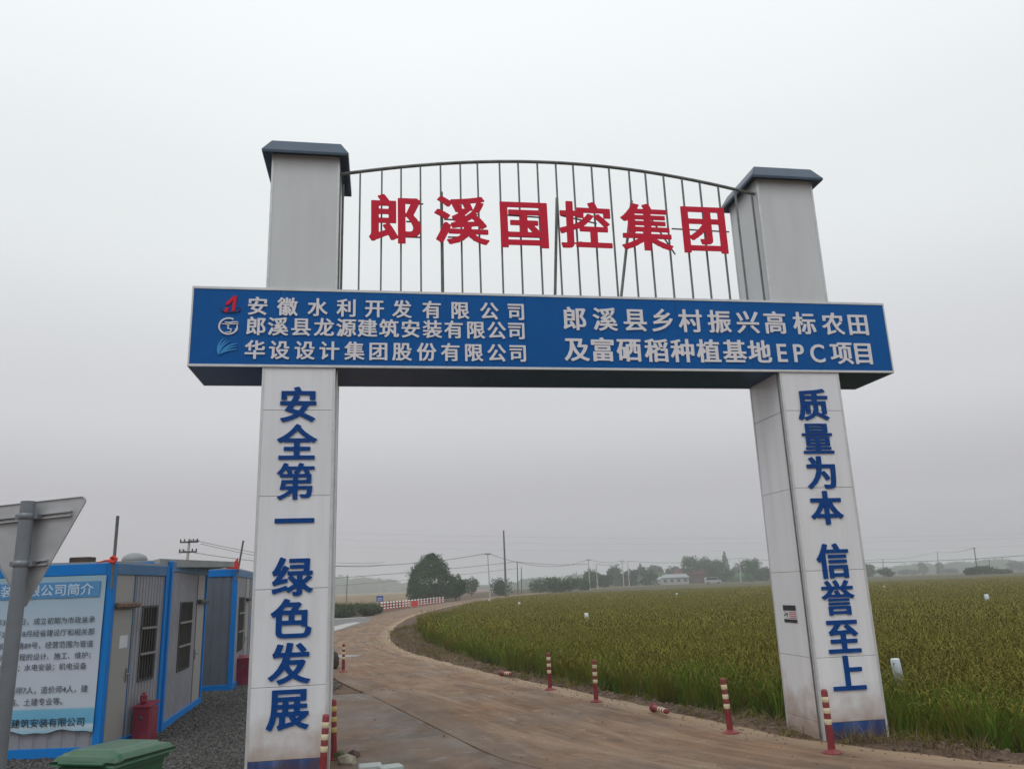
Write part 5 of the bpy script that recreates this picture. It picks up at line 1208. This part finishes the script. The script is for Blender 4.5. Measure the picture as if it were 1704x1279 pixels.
PO = [('A', 315.5, 896, 306, 62, 'concpole', 'pole with double crossarms and hanging gear behind the cabins', .15, 1.35, 2),
 ('p2', 578, 957, 577, 190, 'darkpole', 'short dark pole in the stubble right of the left pillar', .13, None, 0),
 ('p1', 811.5, 920, 815, 165, 'concpole', 'pale pole right of the large tree by the road', .14, 1.1, 1),
 ('big', 838, 882, 842, 185, 'darkpole', 'tallest dark pole rising from the round bush', .26, None, 0),
 ('p3', 860.5, 934, 862, 215, 'darkpole', 'left of two short dark poles right of the tallest pole', .17, None, 0),
 ('p4', 867.5, 943, 868, 225, 'darkpole', 'right of two short dark poles right of the tallest pole', .15, None, 0),
 ('p5', 979, 930, 982, 250, 'concpole', 'taller of the twin pale poles beyond the hedge', .18, 1.3, 1),
 ('p6', 992, 938, 995, 250, 'concpole', 'shorter of the twin pale poles beyond the hedge', .18, None, 0),
 ('p7', 1035, 932, 1039, 300, 'concpole', 'left of the second pair of pale poles', .2, 2.0, 1),
 ('p8', 1044.5, 933, 1048, 300, 'concpole', 'right of the second pair of pale poles', .2, None, 0),
 ('p9', 1230, 928, 1234, 340, 'concpole', 'lone pale pole left of the right pillar', .2, None, 0),
 ('r1', 1469, 930, 1472, 330, 'darkpole', 'short dark pole standing over the small round tree', .2, None, 0),
 ('r2', 1560, 917, 1563, 420, 'darkpole', 'thin far pole in the middle of the right horizon', .2, None, 0),
 ('r3', 1621, 911, 1631, 260, 'darkpole', 'leaning dark pole over the bushes at right', .2, 1.0, 1),
 ('r4', 1646, 930, 1650, 300, 'darkpole', 'short dark pole right of the leaning one', .16, None, 0)]
for k, a1, b1, c1, D_, mt_, lab, r0, arm, na_ in PO: pole(k, a1, b1, c1, D_, mt_, lab, r0, arm, na_)
# hanging gear on pole A
g_ = [o for o in bpy.data.objects if o.get('label', '').startswith('pole with double')][0]
m = MB(); tA = tops['A']-g_.location
for i in range(5): m.lathe([(0, tA.z-.30), (.055, tA.z-.28), (.035, tA.z-.2), (.055, tA.z-.12), (0, tA.z-.1)], 8, c=(tA.x+.02+.17*i, -.1))
m.tube([(tA.x, -.1, tA.z-.2), (tA.x+.85, -.1, tA.z-.22)], .03, 6)
m.build('insulator_string', MT['wire'], g_)
def wire(a_, b_, sag, lab, r_=.02, n=24, dz=0, dx=0):
    a_ = Vector(a_)+Vector((dx, 0, dz)); b_ = Vector(b_)+Vector((dx, 0, dz)); pts = [a_.lerp(b_, i/n)-Vector((0, 0, sag*4*(i/n)*(1-i/n))) for i in range(n+1)]
    o = MB().tube(pts, r_, 4, caps=False).build('power_line', MT['wire']); tag(o, lab, 'power line', 'overhead lines between the poles')
wire(tops['A']+Vector((.85, 0, -.25)), ap(640, 935, 120), .7, 'upper wire running from the crossarm pole behind the left pillar', .018)
wire(tops['A']+Vector((.85, 0, -.40)), ap(640, 940, 120), .8, 'lower wire running from the crossarm pole behind the left pillar', .018)
wire(ap(300, 915, 140), tops['p1'], 2.6, 'sagging wire from the left meeting the top of the pale roadside pole', .045)
wire(tops['p1'], tops['p5'], 2.4, 'sagging wire from the pale roadside pole to the twin poles', .045)
wire(ap(300, 975, 160), tops['p3'], .7, 'nearly straight wire passing behind the large tree', .05)
wire(tops['p3'], tops['p5']+Vector((0, 0, -1.4)), .5, 'low wire from the short dark poles to the twin pale poles', .05)
wire(ap(300, 990, 180), ap(862, 945, 215), .7, 'lowest wire passing behind the large tree', .035)
wire(tops['p5'], tops['p7'], .9, 'wire between the twin pale poles and the second pair', .045)
wire(tops['p6'], tops['p8'], .8, 'lower wire between the twin pale poles and the second pair', .045)
wire(tops['p8'], tops['p9'], 1.2, 'wire from the second pair of poles to the lone pole', .05)
wire(tops['p9'], tops['r1'], 1.2, 'wire passing behind the right pillar', .05)
wire(tops['r1'], tops['r2'], 1.0, 'wire from the small tree pole to the thin far pole', .05)
wire(ap(1380, 936, 250), ap(1760, 919, 250), .8, 'heavier low cable across the right horizon', .07)
wire(tops['r2'], tops['r3'], 1.0, 'wire from the thin far pole to the leaning pole', .05)
for k, (ya, yb3, lab) in enumerate([(899, 912, 'lowest'), (888, 899, 'middle'), (876, 893, 'topmost')]):
    wire(ap(500, ya+8, 420), ap(1760, yb3-6, 420), 3.0, lab+' of the faint high lines crossing the whole sky above the horizon', .022)

# blue sign and banded posts along the far road edge
q = gp(632, 1014); s2 = q.y/1318.
bs = thing('blue_notice_board', 'small blue board on two legs beside the far row of banded posts', 'notice board', (q.x, q.y, 0))
w_ = 11*s2/2; z0, z1 = 13.*s2, 21.5*s2
MB().box(-w_, w_, -.02, .02, z0, z1).build('board', MT['bluesign'], bs)
for s in (-1, 1): MB().tube([(s*w_*.7, .04, -.05), (s*w_*.7, .04, z1-.02)], .03, 6).build('leg', MT['alu'], bs)
for i in range(2): MB().box(-w_*.7, w_*.7, -.024, -.021, z0+(.5-.28*i)*(z1-z0), z0+(.62-.28*i)*(z1-z0)).build('print', MT['paper'], bs)
A0, A1 = gp(635, 1015.5), gp(737, 1002.5)
MT['bandred'] = mat('post_red', (.50, .03, .05), .6); MT['bandwhite'] = mat('post_white', (.85, .85, .85), .5)
dp = thing('banded_post', '', 'post', group='red and white banded posts along the far road edge')
for i in range(6): MB().lathe([(.12, i*.16), (.12, (i+1)*.16)]+([(0, .96)] if i == 5 else []), 8).build('band', MT['bandred'] if i % 2 == 0 else MT['bandwhite'], dp)
npst = 21
for i in range(npst):
    o = dp if i == 0 else copy_tree(dp); f = (i/(npst-1))
    q = gp(635+102*f, 1015.5-13*f); o.location = (q.x, q.y, 0)
    o['label'] = ('one of the red and white banded posts along the far left road edge' if 0 < i < npst-1 else ('nearest of the far row of banded posts, by the blue board' if i == 0 else 'farthest banded post of the row, under the large tree'))
for i in range(14):
    o = copy_tree(dp); q = gp(783+3.3*i, 990.5-.28*i); o.location = (q.x, q.y, .2); o['label'] = 'one of the faint banded posts beyond the dark trees by the pale pole'; o['group'] = 'faint banded posts beyond the dark trees'
q = gp(690, 1010); q2 = gp(697, 1008.5); bn = thing('red_barrier_sheet', 'plain red sheet tied across the far banded posts', 'banner', (q.x, q.y, 0)); s2 = q.y/1318.
MB().box(-5.5*s2, 5.5*s2, -.03, .0, 1.5*s2, 9.5*s2).build('sheet', MT['ribbon'], bn)
for s in (-1, 1): MB().tube([(s*5.4*s2, .03, 0), (s*5.4*s2, .03, 10*s2)], .03, 6).build('stake', MT['paper'], bn)

# ================================================================ HAZE
hm = bpy.data.materials.new('haze'); hm.use_nodes = True; t = hm.node_tree; t.nodes.clear()
ho = t.nodes.new('ShaderNodeOutputMaterial'); pv = t.nodes.new('ShaderNodeVolumePrincipled'); pv.inputs['Color'].default_value = (.95, .97, 1., 1); pv.inputs['Density'].default_value = .00085; pv.inputs['Anisotropy'].default_value = .2
t.links.new(pv.outputs[0], ho.inputs['Volume'])
o = MB().box(-3100, 3100, -1600, 3100, -1.6, 28).build('haze', hm); tag(o, 'thin grey morning haze over the farmland', kind='stuff')
